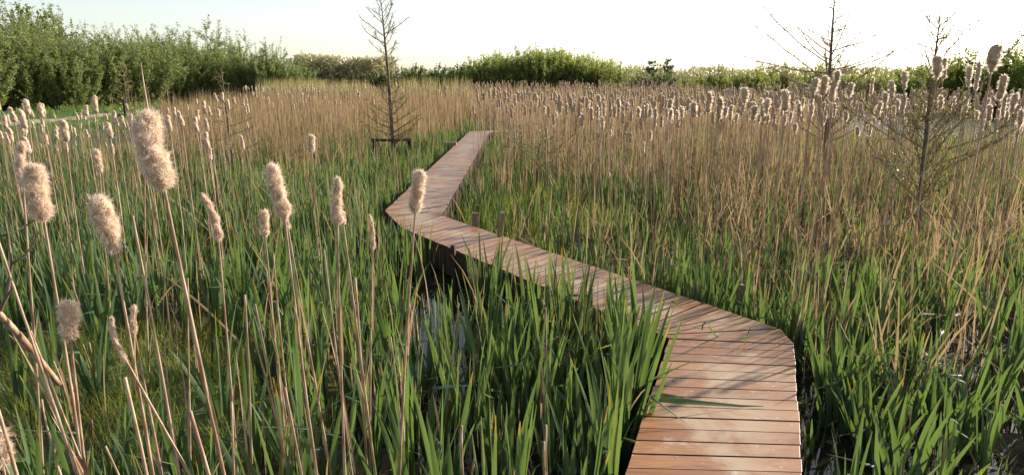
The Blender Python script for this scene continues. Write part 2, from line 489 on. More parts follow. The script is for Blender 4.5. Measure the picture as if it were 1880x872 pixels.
gx = spaced([(-900, -100, 80), (-100, -40, 6), (-40, -12, 1.0), (-12, -5, 0.25), (-5, 9, 0.10), (9, 14, 0.3), (14, 50, 1.0), (50, 110, 6), (110, 900, 80)])
gy = spaced([(-60, 0, 6), (0, 2.5, 0.5), (2.5, 13, 0.10), (13, 30, 0.3), (30, 75, 1.0), (75, 150, 6), (150, 1500, 100)])
GX, GY = np.meshgrid(gx, gy)
GZ = height(GX, GY)
bk = bank(GX, GY)
T = np.zeros(GX.shape + (4,)); T[..., 0] = np.clip(bk + 0.8 * hummock(GX, GY), 0, 1); T[..., 1] = sm(60, 75, GY) * bk
nx = len(gx); idx = np.arange(len(gx) * len(gy)).reshape(len(gy), nx)
Q = np.stack([idx[:-1, :-1], idx[:-1, 1:], idx[1:, 1:], idx[1:, :-1]], -1).reshape(-1, 4)
tag(MB().add(np.stack([GX, GY, GZ], -1).reshape(-1, 3), Q, T.reshape(-1, 4)).obj('ground', M['ground']), kind='structure')
tag(MB().add([(-22, -20, WATER_Z), (60, -20, WATER_Z), (60, 62, WATER_Z), (-22, 62, WATER_Z)], [(0, 1, 2, 3)]).obj('water', M['water']), kind='structure')

# dirt path
mb = MB(); V = []
dense = []
for i in range(len(PATH) - 1):
    for t in np.linspace(0, 1, 14)[:-1]: dense.append(PATH[i] * (1 - t) + PATH[i + 1] * t)
dense = np.array(dense); tg = np.gradient(dense, axis=0); tg /= np.linalg.norm(tg, axis=1, keepdims=True); nr = np.stack([tg[:, 1], -tg[:, 0]], 1)
for k, (p, n_) in enumerate(zip(dense, nr)):
    for c in np.linspace(-1, 1, 7):
        q = p + n_ * c * (1.3 + 0.14 * math.sin(k * 1.7) + 0.1 * math.sin(k * 0.63)); V.append((q[0], q[1], float(height(q[0], q[1])) + 0.035 - 0.02 * abs(c)))
n = len(dense); Q = [(i * 7 + j, i * 7 + j + 1, i * 7 + j + 8, i * 7 + j + 7) for i in range(n - 1) for j in range(6)]
tag(mb.add(V, Q).obj('path', M['path']), kind='structure')


# ------------------------------------------------------------------ boardwalk
def lerp(a, b, t): return a + (b - a) * t


def plank(mb, a0, a1, b0, b1, rng, th=0.032):
    """one board: a0-a1 its near long edge, b0-b1 its far long edge (left, right)"""
    z = ZD + rng.normal() * 0.001
    e = 0.0014
    top = [a0, a1, b1, b0]
    c = sum(top) / 4
    ins = [p + (c - p) / np.linalg.norm(c - p) * e * 1.5 for p in top]
    V = [(p[0], p[1], z - th) for p in top] + [(p[0], p[1], z - e) for p in top] + [(p[0], p[1], z) for p in ins]
    Q = [(3, 2, 1, 0)] + [(i, (i + 1) % 4, 4 + (i + 1) % 4, 4 + i) for i in range(4)] + [(4 + i, 4 + (i + 1) % 4, 8 + (i + 1) % 4, 8 + i) for i in range(4)] + [(8, 9, 10, 11)]
    L = np.linalg.norm(a1 - a0); w = max(np.linalg.norm(b0 - a0), np.linalg.norm(b1 - a1)); o = rng.random(2) * 40
    uv4 = [(0, 0), (L, 0), (L, w), (0, w)]
    U = np.array([uv4[i % 4] for i in range(12)]) + o
    T = np.tile([rng.random(), rng.random(), rng.random(), 0.0], (12, 1)); T[[1, 2, 5, 6, 9, 10], 3] = 1.0
    mb.add(V, Q, T, U)


def section(mb, l0, l1, r0, r1, n, rng, gap=0.012):
    for i in range(n):
        t0, t1 = i / n, (i + 1) / n
        a0, b0 = lerp(l0, l1, t0), lerp(l0, l1, t1); a1, b1 = lerp(r0, r1, t0), lerp(r0, r1, t1)
        d0, d1 = b0 - a0, b1 - a1
        g0 = min(gap, np.linalg.norm(d0) * 0.3) / max(np.linalg.norm(d0), 1e-6); g1 = gap / max(np.linalg.norm(d1), 1e-6)
        j0, j1 = rng.normal() * 0.004, rng.normal() * 0.004
        ax = (a1 - a0) / np.linalg.norm(a1 - a0)
        plank(mb, a0 + d0 * g0 / 2 + ax * j0, a1 + d1 * g1 / 2 + ax * j1, b0 - d0 * g0 / 2 + ax * j0, b1 - d1 * g1 / 2 + ax * j1, rng)


bw = thing('boardwalk', (0, 0, 0), 'zigzag boardwalk of reddish brown planks winding through the marsh', 'boardwalk')
rng = np.random.default_rng(11)
mb = MB(); section(mb, A_L, B_L, A_R, B_R, 20, rng); mb.obj('decking', M['deck'], bw, False)
mb = MB()
hinge = B_L + np.array([0.0, 0.02])
o_in = lerp(C_R, B_R2, 1 - 0.10)
section(mb, hinge, hinge + np.array([-0.045, 0.066]), B_R + np.array([0, 0.006]), B_R2, 3, rng, 0.005)
section(mb, hinge + np.array([-0.05, 0.074]), lerp(B_L, C_L, 0.055), B_R2 + np.array([-0.012, 0.01]), lerp(B_R2, C_R, 0.14), 4, rng)
section(mb, lerp(B_L, C_L, 0.056), lerp(B_L, C_L, 0.93), lerp(B_R2, C_R, 0.141), C_R, 32, rng)
mb.obj('decking', M['deck'], bw, False)
mb = MB()
section(mb, lerp(B_L, C_L, 0.931), C_L2, C_R + np.array([-0.01, 0.01]), C_R + np.array([-0.012, 0.12]), 8, rng, 0.006)
section(mb, C_L2 + np.array([0.001, 0.01]), D_L, C_R + np.array([-0.012, 0.13]), D_R, 106, rng)
mb.obj('decking', M['deck'], bw, False)
mb = MB(); section(mb, D_L + np.array([0.02, 0.02]), E_L, D_R + np.array([0.03, 0.02]), E_R, 22, rng); mb.obj('decking', M['deck'], bw, False)


def board(a, b, z0, z1, inset, th, name, mat, parent):
    d = b - a; L = np.linalg.norm(d); d = d / L; nrm = np.array([-d[1], d[0]])
    mid = (np.array([CL[1][0], CL[1][1]]))
    c = (a + b) / 2
    k = min(range(4), key=lambda i: seg_dist(c[0], c[1], CL[i], CL[i + 1])); cc = (CL[k] + CL[k + 1]) / 2
    if (cc - c) @ nrm < 0: nrm = -nrm
    c = c + nrm * inset
    m_ = MB(); m_.box((c[0], c[1], (z0 + z1) / 2), np.append(d * L / 2, 0), np.append(nrm * th / 2, 0), (0, 0, (z1 - z0) / 2))
    return m_.obj(name, mat, parent, False)


for a, b in ((A_L, B_L), (A_R, B_R), (B_R, B_R2), (B_L, C_L), (B_R2, C_R), (C_L, C_L2), (C_L2, D_L), (C_R, D_R), (D_L, E_L), (D_R, E_R)):
    u = (b - a) / np.linalg.norm(b - a) * 0.02
    board(a + u, b - u, -0.03, ZD - 0.034, 0.045, 0.035, 'edge_beam', M['fascia'], bw)
for (a, b, n) in ((A_L, B_L, 3), (A_R, B_R, 3), (B_L, C_L, 5), (B_R2, C_R, 5), (C_L2, D_L, 8), (C_R, D_R, 8)):
    for t in np.linspace(0.06, 0.94, n):
        p = lerp(a, b, t); m_ = MB(); cc = p + (CL[1] * 0)
        k = min(range(4), key=lambda i: seg_dist(p[0], p[1], CL[i], CL[i + 1])); ax = CL[k + 1] - CL[k]; ax = ax / np.linalg.norm(ax); nn = np.array([-ax[1], ax[0]])
        if ((CL[k] + CL[k + 1]) / 2 - p) @ nn < 0: nn = -nn
        p = p + nn * 0.115
        m_.box((p[0], p[1], -0.10), np.append(ax * 0.045, 0), np.append(nn * 0.045, 0), (0, 0, ZD + 0.06)); m_.obj('post', M['fascia'], bw, False)


# ------------------------------------------------------------------ small timber things
def stake(px, py, Y, w, h, label, tilt=0.0, group=None, mat='stake', name='wooden_stake', d=0.03):
    p = at_y(px, py, Y); z = float(height(p[0], p[1])) - 0.1
    m_ = MB(); H = p[2] - z
    m_.box((0, 0, H / 2), (w / 2, 0, 0), (0, d, 0), (tilt * H / 2, 0, H / 2), ch=0.01)
    o = m_.obj(name, M[mat], None, False); o.location = (p[0], p[1], z); o.rotation_euler[2] = (px * 0.37) % 0.6 - 0.3
    return tag(o, label, 'stake', group)


stake(872, 391, 9.7, 0.10, 0.4, 'broad pale wooden stake just right of the inner bend of the boardwalk')
stake(914, 390, 8.95, 0.06, 0.4, 'narrow wooden stake behind the middle boardwalk section, next to a broad one', 0.12)
stake(832, 450, 8.1, 0.05, 0.3, 'thin grey stake standing against the front edge of the boardwalk', mat='fascia')
stake(1362, 522, 6.4, 0.045, 0.3, 'square wooden stake in brown reeds beyond the near boardwalk bend')
#stake(1425, 552, 5.95, 0.04, 0.3, 'slim pale stake closest to the outer corner of the near boardwalk bend', -0.05)
stake(826, 261, 21.5, 0.42, 0.2, 'wide low wooden block in the green leaves left of the far walkway', d=0.08)
#stake(724, 352, 11.9, 0.13, 0.25, 'short pale sawn timber end in leaves left of the walkway bend', d=0.09)
for px, py, Y, lb in ((232, 209, 40.5, 'dark bollard on the path verge, behind the biggest fluffy cattail'), (318, 200, 47.0, 'dark bollard on the path verge, middle one of three'), (407, 178, 53.0, 'dark bollard farthest along the dirt path')):
    p = at_y(px, py, Y); z = float(height(p[0], p[1])); h = 1.0
    m_ = MB(); m_.box((0, 0, h / 2), (0.1, 0, 0), (0, 0.1, 0), (0, 0, h / 2), ch=0.03); o = m_.obj('bollard', M['black_wood'], None, False); o.location = (p[0], p[1], z)
    tag(o, lb, 'bollard', 'bollards along the dirt path')

tsx, tsy = at_y(724, 262, 20.2)[:2]
fr = thing('tree_support', (tsx, tsy, -0.1), 'low dark timber support frame around the foot of the bare tree', 'tree support')
for dx, dy in ((-0.56, -0.12), (0.04, -0.30), (0.44, 0.06)):
    m_ = MB(); m_.box((dx, dy, 0.35), (0.055, 0, 0), (0, 0.055, 0), (0, 0, 0.35)); m_.obj('post', M['black_wood'], fr, False)
for (x0, y0), (x1, y1) in (((-0.62, -0.12), (0.05, -0.30)), ((0.03, -0.31), (0.47, 0.06))):
    m_ = MB(); dd = np.array([x1 - x0, y1 - y0]); L = np.linalg.norm(dd); dd /= L
    m_.box(((x0 + x1) / 2, (y0 + y1) / 2, 0.735), np.append(dd * L / 2, 0), (-dd[1] * 0.06, dd[0] * 0.06, 0), (0, 0, 0.036)); m_.obj('rail', M['black_wood'], fr, False)


# ------------------------------------------------------------------ trees
def curve(p0, d0, L, n, rng, wig=0.06, up=0.0):
    pts = [np.array(p0, float)]; d = np.array(d0, float); d /= np.linalg.norm(d)
    for i in range(n):
        d = d + rng.normal(size=3) * wig + np.array([0, 0, up]); d /= np.linalg.norm(d)
        pts.append(pts[-1] + d * L / n)
    return np.array(pts)


def bare_tree(name, loc, label, tip, H, r0, nb, prof, elev, up, seed, lean=(0, 0), twigs=7, budz=(0.0, 0.5), nbud=6, bark='bark', twig='twig', t0=0.12, tl=0.28, budl=0.035, bare=2.0, jit=0.25):
    rg = np.random.default_rng(seed); t = thing(name, loc, label, 'tree'); tip = at_y(*tip, loc[1]); H = tip[2] - loc[2]; lean = (tip[0] - loc[0], 0)
    n = 14; zz = np.linspace(0, 1, n)
    tr = np.stack([lean[0] * zz + 0.008 * H * np.sin(zz * 5 + seed) * zz * (1 - zz), lean[1] * zz + 0.01 * H * np.sin(zz * 4) * zz, H * zz], 1)
    MB().tube(tr, r0 * (1 - zz) ** 0.8 + 0.006, 8).obj('trunk', M[bark], t)
    br, bd = MB(), MB()
    P, Dd = [], []
    for i in range(nb):
        s = t0 + (0.985 - t0) * (i + rg.random() * 0.8) / nb
        p = np.array([np.interp(s, zz, tr[:, k]) for k in range(3)]); az = i * 2.39996 + rg.normal() * 0.4
        L = prof(s) * rg.uniform(1 - jit * 1.2, 1 + jit * 0.8); e = elev(s) + rg.normal() * (0.06 + 0.4 * jit)
        d = np.array([math.cos(az) * math.cos(e), math.sin(az) * math.cos(e), math.sin(e)])
        pts = curve(p, d, L, 7, rg, 0.07, up); rb = max(0.006, r0 * 0.24 * (1 - s * 0.4) * min(1, L)) * (1.0 + loc[1] * 0.022)
        br.tube(pts, np.linspace(rb, 0.0032 + loc[1] * 0.00019, 8), 5)
        for k in range(int(twigs * max(0.5, L) * (1.0 if s < bare else 0.25))):
            q = rg.uniform(0.2, 1.0); pp = np.array([np.interp(q * 7, np.arange(8), pts[:, c]) for c in range(3)])
            dl = pts[min(7, int(q * 7) + 1)] - pts[max(0, int(q * 7) - 1)]; dl /= np.linalg.norm(dl)
            d2 = dl * 0.75 + rg.normal(size=3) * 0.6 + np.array([0, 0, 0.12]); tw = curve(pp, d2, tl * rg.uniform(0.4, 1.2) * (1.15 - 0.5 * q), 4, rg, 0.12, 0.04)
            br.tube(tw, np.linspace(0.0042, 0.002, 5) * (0.85 + loc[1] * 0.024), 4)
            if rg.random() < np.interp(s, [budz[0], budz[1]], [1, 0.0]) + 0.06:
                for _ in range(nbud):
                    f = rg.uniform(0.1, 1); P.append([np.interp(f * 4, np.arange(5), tw[:, c]) for c in range(3)]); Dd.append(d2 + rg.normal(size=3) * 0.8)
    br.obj('crown', M[twig], t)
    if P: cards(bd, np.array(P), rg.uniform(0.7, 1.5, len(P)) * budl, rg.uniform(0.7, 1.5, len(P)) * budl * 0.5, np.array(Dd), rg).obj('foliage', M['bud'], t)
    return t


def gz(x, y): return float(height(x, y)) - 0.03


x, y = at_y(724, 262, 20.5)[:2]
bare_tree('bare_tree', (x, y, gz(x, y)), 'slender bare tree rising out of the low dark timber support frame', (700, 0), 4.85, 0.07, 60,
          lambda s: (0.95 * min(1, (1.02 - s) * 3.0 + 0.2) * (0.72 + 0.3 * math.sin(s * 9))), lambda s: 0.28 + 0.42 * s, 0.075, 5, lean=(-0.34, 0), twigs=17, budz=(0.25, 0.8), nbud=5, budl=0.028, jit=0.22)
x, y = at_y(1516, 318, 17.0)[:2]
bare_tree('bare_tree', (x, y, gz(x, y)), 'tall bare tree with long upswept branches among brown cattails, cut by the top edge', (1532, -25), 5.0, 0.07, 64,
          lambda s: 1.75 * min(1, (1.02 - s) * 2.6 + 0.2) * (0.65 + 0.4 * math.sin(s * 14)), lambda s: 0.10 + 0.30 * s, 0.055, 9, lean=(0.2, 0), twigs=18, budz=(0.1, 0.55), nbud=5, bark='dark_bark', twig='red_twig', t0=0.2, tl=0.36, bare=0.75, jit=0.45)
x, y = at_y(1682, 452, 9.5)[:2]
bare_tree('bare_tree', (x, y, gz(x, y)), 'small many-branched tree with budding twigs and a thin bare leader at the right', (1724, 30), 3.42, 0.036, 76,
          lambda s: (1.45 if s < 0.5 else 0.5) * (0.75 + 0.3 * math.sin(s * 17)), lambda s: 0.52 + 0.25 * s, 0.05, 14, lean=(0.33, 0.1), twigs=30, budz=(0.3, 0.85), nbud=8, bark='dark_bark', twig='twig', t0=0.2, tl=0.24, budl=0.020, bare=0.58, jit=0.55)
x, y = at_y(434, 352, 15.0)[:2]
bare_tree('sapling', (x, y, gz(x, y)), 'thin sapling with drooping side twigs in the leaves behind the big cattail heads', (406, 128), 2.75, 0.032, 22,
          lambda s: (1.25 if 0.3 < s < 0.6 else 0.5) * (1.05 - s), lambda s: -0.02 + 0.25 * s, 0.02, 21, lean=(-0.22, 0), twigs=10, budz=(0.3, 0.95), nbud=7, t0=0.3, budl=0.025)
x, y = at_y(985, 345, 15.5)[:2]
bare_tree('sapling', (x, y, gz(x, y)), 'low wide sapling with olive twigs at the right edge of the far boardwalk', (990, 262), 0.95, 0.03, 20,
          lambda s: 1.25 * (1.1 - s * 0.5), lambda s: 0.22 + 0.2 * s, 0.02, 33, lean=(0.15, 0), twigs=12, budz=(0.5, 1.0), nbud=7, t0=0.3, budl=0.025)
x, y = at_y(233, 207, 41.0)[:2]
bare_tree('sapling', (x, y, gz(x, y)), 'thin pale sapling standing on the verge before the willow hedge', (225, 108), 3.7, 0.05, 30,
          lambda s: 0.9 * (1.1 - s), lambda s: 0.35, 0.04, 41, lean=(-0.3, 0), twigs=8, budz=(0.4, 1.0), nbud=3, budl=0.07)
x, y = at_y(312, 196, 47.0)[:2]
bare_tree('sapling', (x, y, gz(x, y)), 'leaning bare sapling pole by the hedge, farther along the path', (300, 140), 3.0, 0.04, 14,
          lambda s: 0.6 * (1.1 - s), lambda s: 0.5, 0.04, 43, lean=(-0.5, 0), twigs=6, budz=(0.4, 1.0), nbud=2, budl=0.06)


def shrub(name, label, cat, group, H, Wd, nsh, leaf_l, leaf_w, per, mat, seed, bark='bark', spread=1.0, low=0.05, side=5, vert=0.5):
    rg = np.random.default_rng(seed); t = thing(name, (0, 0, 0), label, cat, group)
    st = MB(); P, Dd = [], []
    for i in range(nsh):
        az = rg.random() * 6.283; rr = math.sqrt(rg.random()); L = H * (1 - 0.45 * rr ** 2) * rg.uniform(0.6, 1.08)
        base = np.array([math.cos(az) * 0.25 * Wd * rr, math.sin(az) * 0.25 * Wd * rr, -0.1])
        d = np.array([math.cos(az) * rr * spread * Wd / H * 0.55 + rg.normal() * 0.10, math.sin(az) * rr * spread * Wd / H * 0.55 + rg.normal() * 0.10, 1.0])
        pts = curve(base, d, L, 8, rg, 0.05, 0.05 * vert); st.tube(pts, np.linspace(0.035, 0.006, 9), 4)
        nn = np.arange(9)
        def along(f): return np.array([np.interp(f * 8, nn, pts[:, c]) for c in range(3)])
        for k in range(per):
            f = low + (1 - low) * rg.random() ** 0.8; pp = along(f); P.append(pp + rg.normal(size=3) * 0.05); Dd.append(rg.normal(size=3) + np.array([0, 0, 0.7]))
        for k in range(side):
            f = rg.uniform(low, 0.85); pp = along(f); az2 = rg.random() * 6.283
            tw = curve(pp, (math.cos(az2), math.sin(az2), 0.7), L * 0.22 * rg.uniform(0.5, 1.3) * (1.1 - f * 0.7), 4, rg, 0.12, 0.1)
            st.tube(tw, np.linspace(0.012, 0.004, 5), 3)
            for _ in range(per // 4):
                g = rg.uniform(0.05, 1); P.append(np.array([np.interp(g * 4, np.arange(5), tw[:, c]) for c in range(3)]) + rg.normal(size=3) * 0.04); Dd.append(rg.normal(size=3) + np.array([0, 0, 0.8]))
    st.obj('stems', M[bark], t)
    N = len(P); cards(MB(), np.array(P), leaf_l * rg.uniform(0.6, 1.4, N), leaf_w * rg.uniform(0.7, 1.3, N), np.array(Dd), rg).obj('crown', M[mat], t)
    return t


rp = np.random.default_rng(101)
protos = {}


def place(kind, i, x, y, H, rz, label=None, group=None, wide=1.0):
    """first use of a prototype moves it, then copies"""
    t, used = protos[kind][i % len(protos[kind])]; h0 = t['h0']; s = H / h0
    scale = (s * wide, s * wide, s)
    if used:
        o = dup(t, (x, y, gz(x, y)), (0, 0, rz), scale, label, group)
    else:
        protos[kind][i % len(protos[kind])][1] = True; o = t; o.location = (x, y, gz(x, y)); o.rotation_euler = (0, 0, rz); o.scale = scale
        if label: o['label'] = label
    return o


def proto(kind, n, mk):
    protos[kind] = []
    for k in range(n):
        t = mk(k); protos[kind].append([t, False])


LW = 'grey-green willow shrub growing in the tall hedge behind the dirt path'


def mk(k):
    t = shrub('willow_shrub', LW, 'shrub', 'willow shrubs of the hedge by the path', 6.5, 5.0, 84, 0.15, 0.05, 175, 'willow_leaf', 200 + k, side=8); t['h0'] = 6.5; return t


proto('willow', 4, mk)
k = 0
for y0 in np.arange(39, 74, 2.35):
    xb = -37.0 + (y0 - 39) * 0.26
    Ht = (7.4 - (y0 - 39) * 0.012 if y0 < 50 else 6.9)
    for row in range(2):
        xx = xb - row * 3.6 + rp.normal() * 0.5; yy = y0 + rp.normal() * 0.5 + row * 1.3
        place('willow', k, xx, yy, Ht * rp.uniform(0.86, 1.06) * (1.1 if row else 0.95), rp.random() * 6.28, wide=rp.uniform(1.15, 1.5)); k += 1
x, y = at_y(462, 180, 66)[:2]; place('willow', 1, x, y, 6.3, 1.0, 'loose willow shrub with open top standing at the end of the hedge', wide=1.1)
x, y = at_y(500, 180, 65)[:2]; place('willow', 3, x, y, 6.0, 0.4, 'airy willow shrub near the hedge end, between the open-topped one and the lowest one', wide=1.0)
x, y = at_y(538, 180, 66)[:2]; place('willow', 2, x, y, 4.7, 2.2, 'lower sparse willow shrub sloping down beside pale reeds, last of the hedge', wide=1.25)


def mk2(k):
    t = shrub('poplar_tree', 'leafy yellow-green poplar top sticking out above the hedge', 'tree', 'poplars above the hedge', 8.5, 2.6, 26, 0.22, 0.15, 90, 'poplar_leaf', 230 + k, side=7, vert=2.0, low=0.35); t['h0'] = 8.5; return t


proto('poplar', 1, mk2)
x, y = at_y(50, 100, 58)[:2]; place('poplar', 0, x, y, 8.9, 0.3, 'bigger yellow-green poplar rising above the hedge near the left picture edge')
x, y = at_y(106, 100, 60)[:2]; place('poplar', 0, x, y, 8.6, 2.3, 'smaller yellow-green poplar tip above the hedge, right of a bigger one', wide=0.75)

LC = 'lime-green willow shrub in the dense rounded thicket beyond the reeds'


def mk3(k):
    t = shrub('willow_shrub', LC, 'shrub', 'willow shrubs of the central thicket', 5.5, 4.5, 80, 0.22, 0.07, 110, 'lime_leaf', 260 + k, side=8, vert=1.6); t['h0'] = 5.5; return t


proto('lime', 3, mk3)
k = 0
for px in range(872, 1135, 19):
    top = 88 + abs(px - 985) ** 1.6 * 0.0075 + (10 if px < 880 else 0)
    for row in range(2):
        Y = 74 + row * 4 + rp.normal() * 0.7; p = at_y(px + rp.normal() * 5 + row * 8, 140, Y); Ht = 2.45 + (140 - top) / F * Y - 0.1
        place('lime', k, p[0], p[1], Ht * rp.uniform(0.93, 1.06), rp.random() * 6.28, wide=0.95); k += 1


def mk4(k):
    t = shrub('bush', 'dark green bush in the row left of the central thicket', 'bush', 'dark bushes left of the thicket', 4.0, 3.6, 52, 0.2, 0.085, 100, 'dark_leaf', 290 + k, side=7); t['h0'] = 4.0; return t


proto('dark', 2, mk4)
for i, (px, top) in enumerate(((738, 124), (758, 116), (778, 120), (800, 116), (818, 124), (838, 120), (856, 112), (690, 126), (712, 122))):
    Y = 78 + rp.normal() * 2; p = at_y(px, 140, Y); place('dark', i, p[0], p[1], 2.45 + (140 - top) / F * Y - 0.1, rp.random() * 6.28)
def mk7(k):
    t = shrub('bush', 'green bush', 'bush', 'bushes on the pond bank', 5.0, 5.0, 56, 0.2, 0.09, 95, 'poplar_leaf', 350 + k, side=8); t['h0'] = 5.0; return t


proto('pondbush', 2, mk7)
# the big dark bushes at the far bank of the pond
for i, (px, top, Y, lb) in enumerate(((1745, 98, 50, 'dark green bush on the far pond bank behind the small budding tree'), (1805, 82, 49, 'tall dark green bush on the pond bank, between two others'),
                                      (1858, 72, 47, 'tallest dark green bush on the pond bank, above the open water'), (1915, 74, 46, 'dark green bush on the pond bank cut by the right picture edge'),
                                      (1690, 108, 54, 'low dark green bush where the sapling row meets the pond bank'))):
    p = at_y(px, 140, Y); place('pondbush', i, p[0], p[1], 2.45 + (140 - top) / F * Y, i * 1.3, lb, 'bushes on the pond bank', wide=1.1)


def mk5(k):
    t = shrub('young_tree', 'thin light green young tree in the low row along the horizon', 'tree', 'young trees along the far marsh edge', 4.0, 2.6, 30, 0.18, 0.06, 70, 'young_leaf', 310 + k, side=6, vert=1.2); t['h0'] = 4.0; return t


proto('young', 3, mk5)
k = 0
for px in np.arange(1120, 1760, 17):
    Y = 66 + 14 * rp.random() - (px - 1120) * 0.012; top = 121 + rp.normal() * 8 - (px - 1300) * 0.012; p = at_y(px + rp.normal() * 5, 140, Y)
    place('young', k, p[0], p[1], 2.45 + (140 - top) / F * Y - 0.1, rp.random() * 6.28, wide=1.15); k += 1


def mk6(k):
    rg = np.random.default_rng(330 + k); t = thing('pine_tree', (0, 0, 0), 'small dark pine', 'tree', 'pair of small pines'); t['h0'] = 4.0
    MB().tube([(0, 0, -0.1), (0.05, 0, 2), (0, 0, 3.9)], [0.09, 0.06, 0.015], 6).obj('trunk', M['dark_bark'], t)
    P, Dd = [], []; st = MB()
    for i in range(38):
        s = rg.uniform(0.25, 1); az = i * 2.4; L = 1.5 * (1.12 - s) + 0.15; p0 = np.array([0, 0, 3.9 * s]); pts = curve(p0, (math.cos(az), math.sin(az), 0.35), L, 4, rg, 0.1, 0.08); st.tube(pts, np.linspace(0.025, 0.008, 5), 4)
        for _ in range(34):
            f = rg.uniform(0.3, 1); P.append([np.interp(f * 4, np.arange(5), pts[:, c]) for c in range(3)]); Dd.append(rg.normal(size=3) + pts[-1] - pts[0] + np.array([0, 0, .5]))
    st.obj('branches', M['dark_bark'], t)
    cards(MB(), np.array(P) + rg.normal(size=(len(P), 3)) * 0.04, rg.uniform(0.18, 0.34, len(P)), 0.06, np.array(Dd), rg).obj('crown', M['pine_leaf'], t)
    return t


proto('pine', 1, mk6)
p = at_y(1196, 140, 66); place('pine', 0, p[0], p[1], 3.75, 0.0, 'small dark pine on the skyline right of the thicket, the wider of two', wide=1.1)
p = at_y(1225, 140, 67); place('pine', 0, p[0], p[1], 3.95, 2.0, 'small dark pine on the skyline right of the thicket, the pointed taller one', wide=0.9)

# far woodland masses (one mass each, nobody could count them)
rg = np.random.default_rng(77)
P = []
for px0, px1, top, Y, n in ((560, 720, 112, 150, 9000), (-200, 500, 116, 190, 5000), (700, 1900, 129, 210, 14000), (1900, 2400, 118, 120, 5000), (-700, -200, 90, 120, 5000)):
    px = rg.uniform(px0, px1, n); t = rg.random(n) ** 0.8
    Hh = 2.45 + (140 - top + 3.5 * np.sin(px * 0.045) + 2.2 * np.sin(px * 0.13 + 1)) / F * Y
    P.append(np.stack([(px - 940) / F * Y * 1.0, Y + rg.uniform(-8, 8, n), t * Hh], 1))
P = np.concatenate(P); mb = MB(); cards(mb, P, rg.uniform(0.6, 1.3, len(P)), rg.uniform(0.3, 0.6, len(P)), rg.normal(size=(len(P), 3)) + np.array([0, 0, 1.0]), rg)
tag(mb.obj('woodland', M['wood_far']), 'distant brownish woodland along the horizon', 'woodland', kind='stuff')


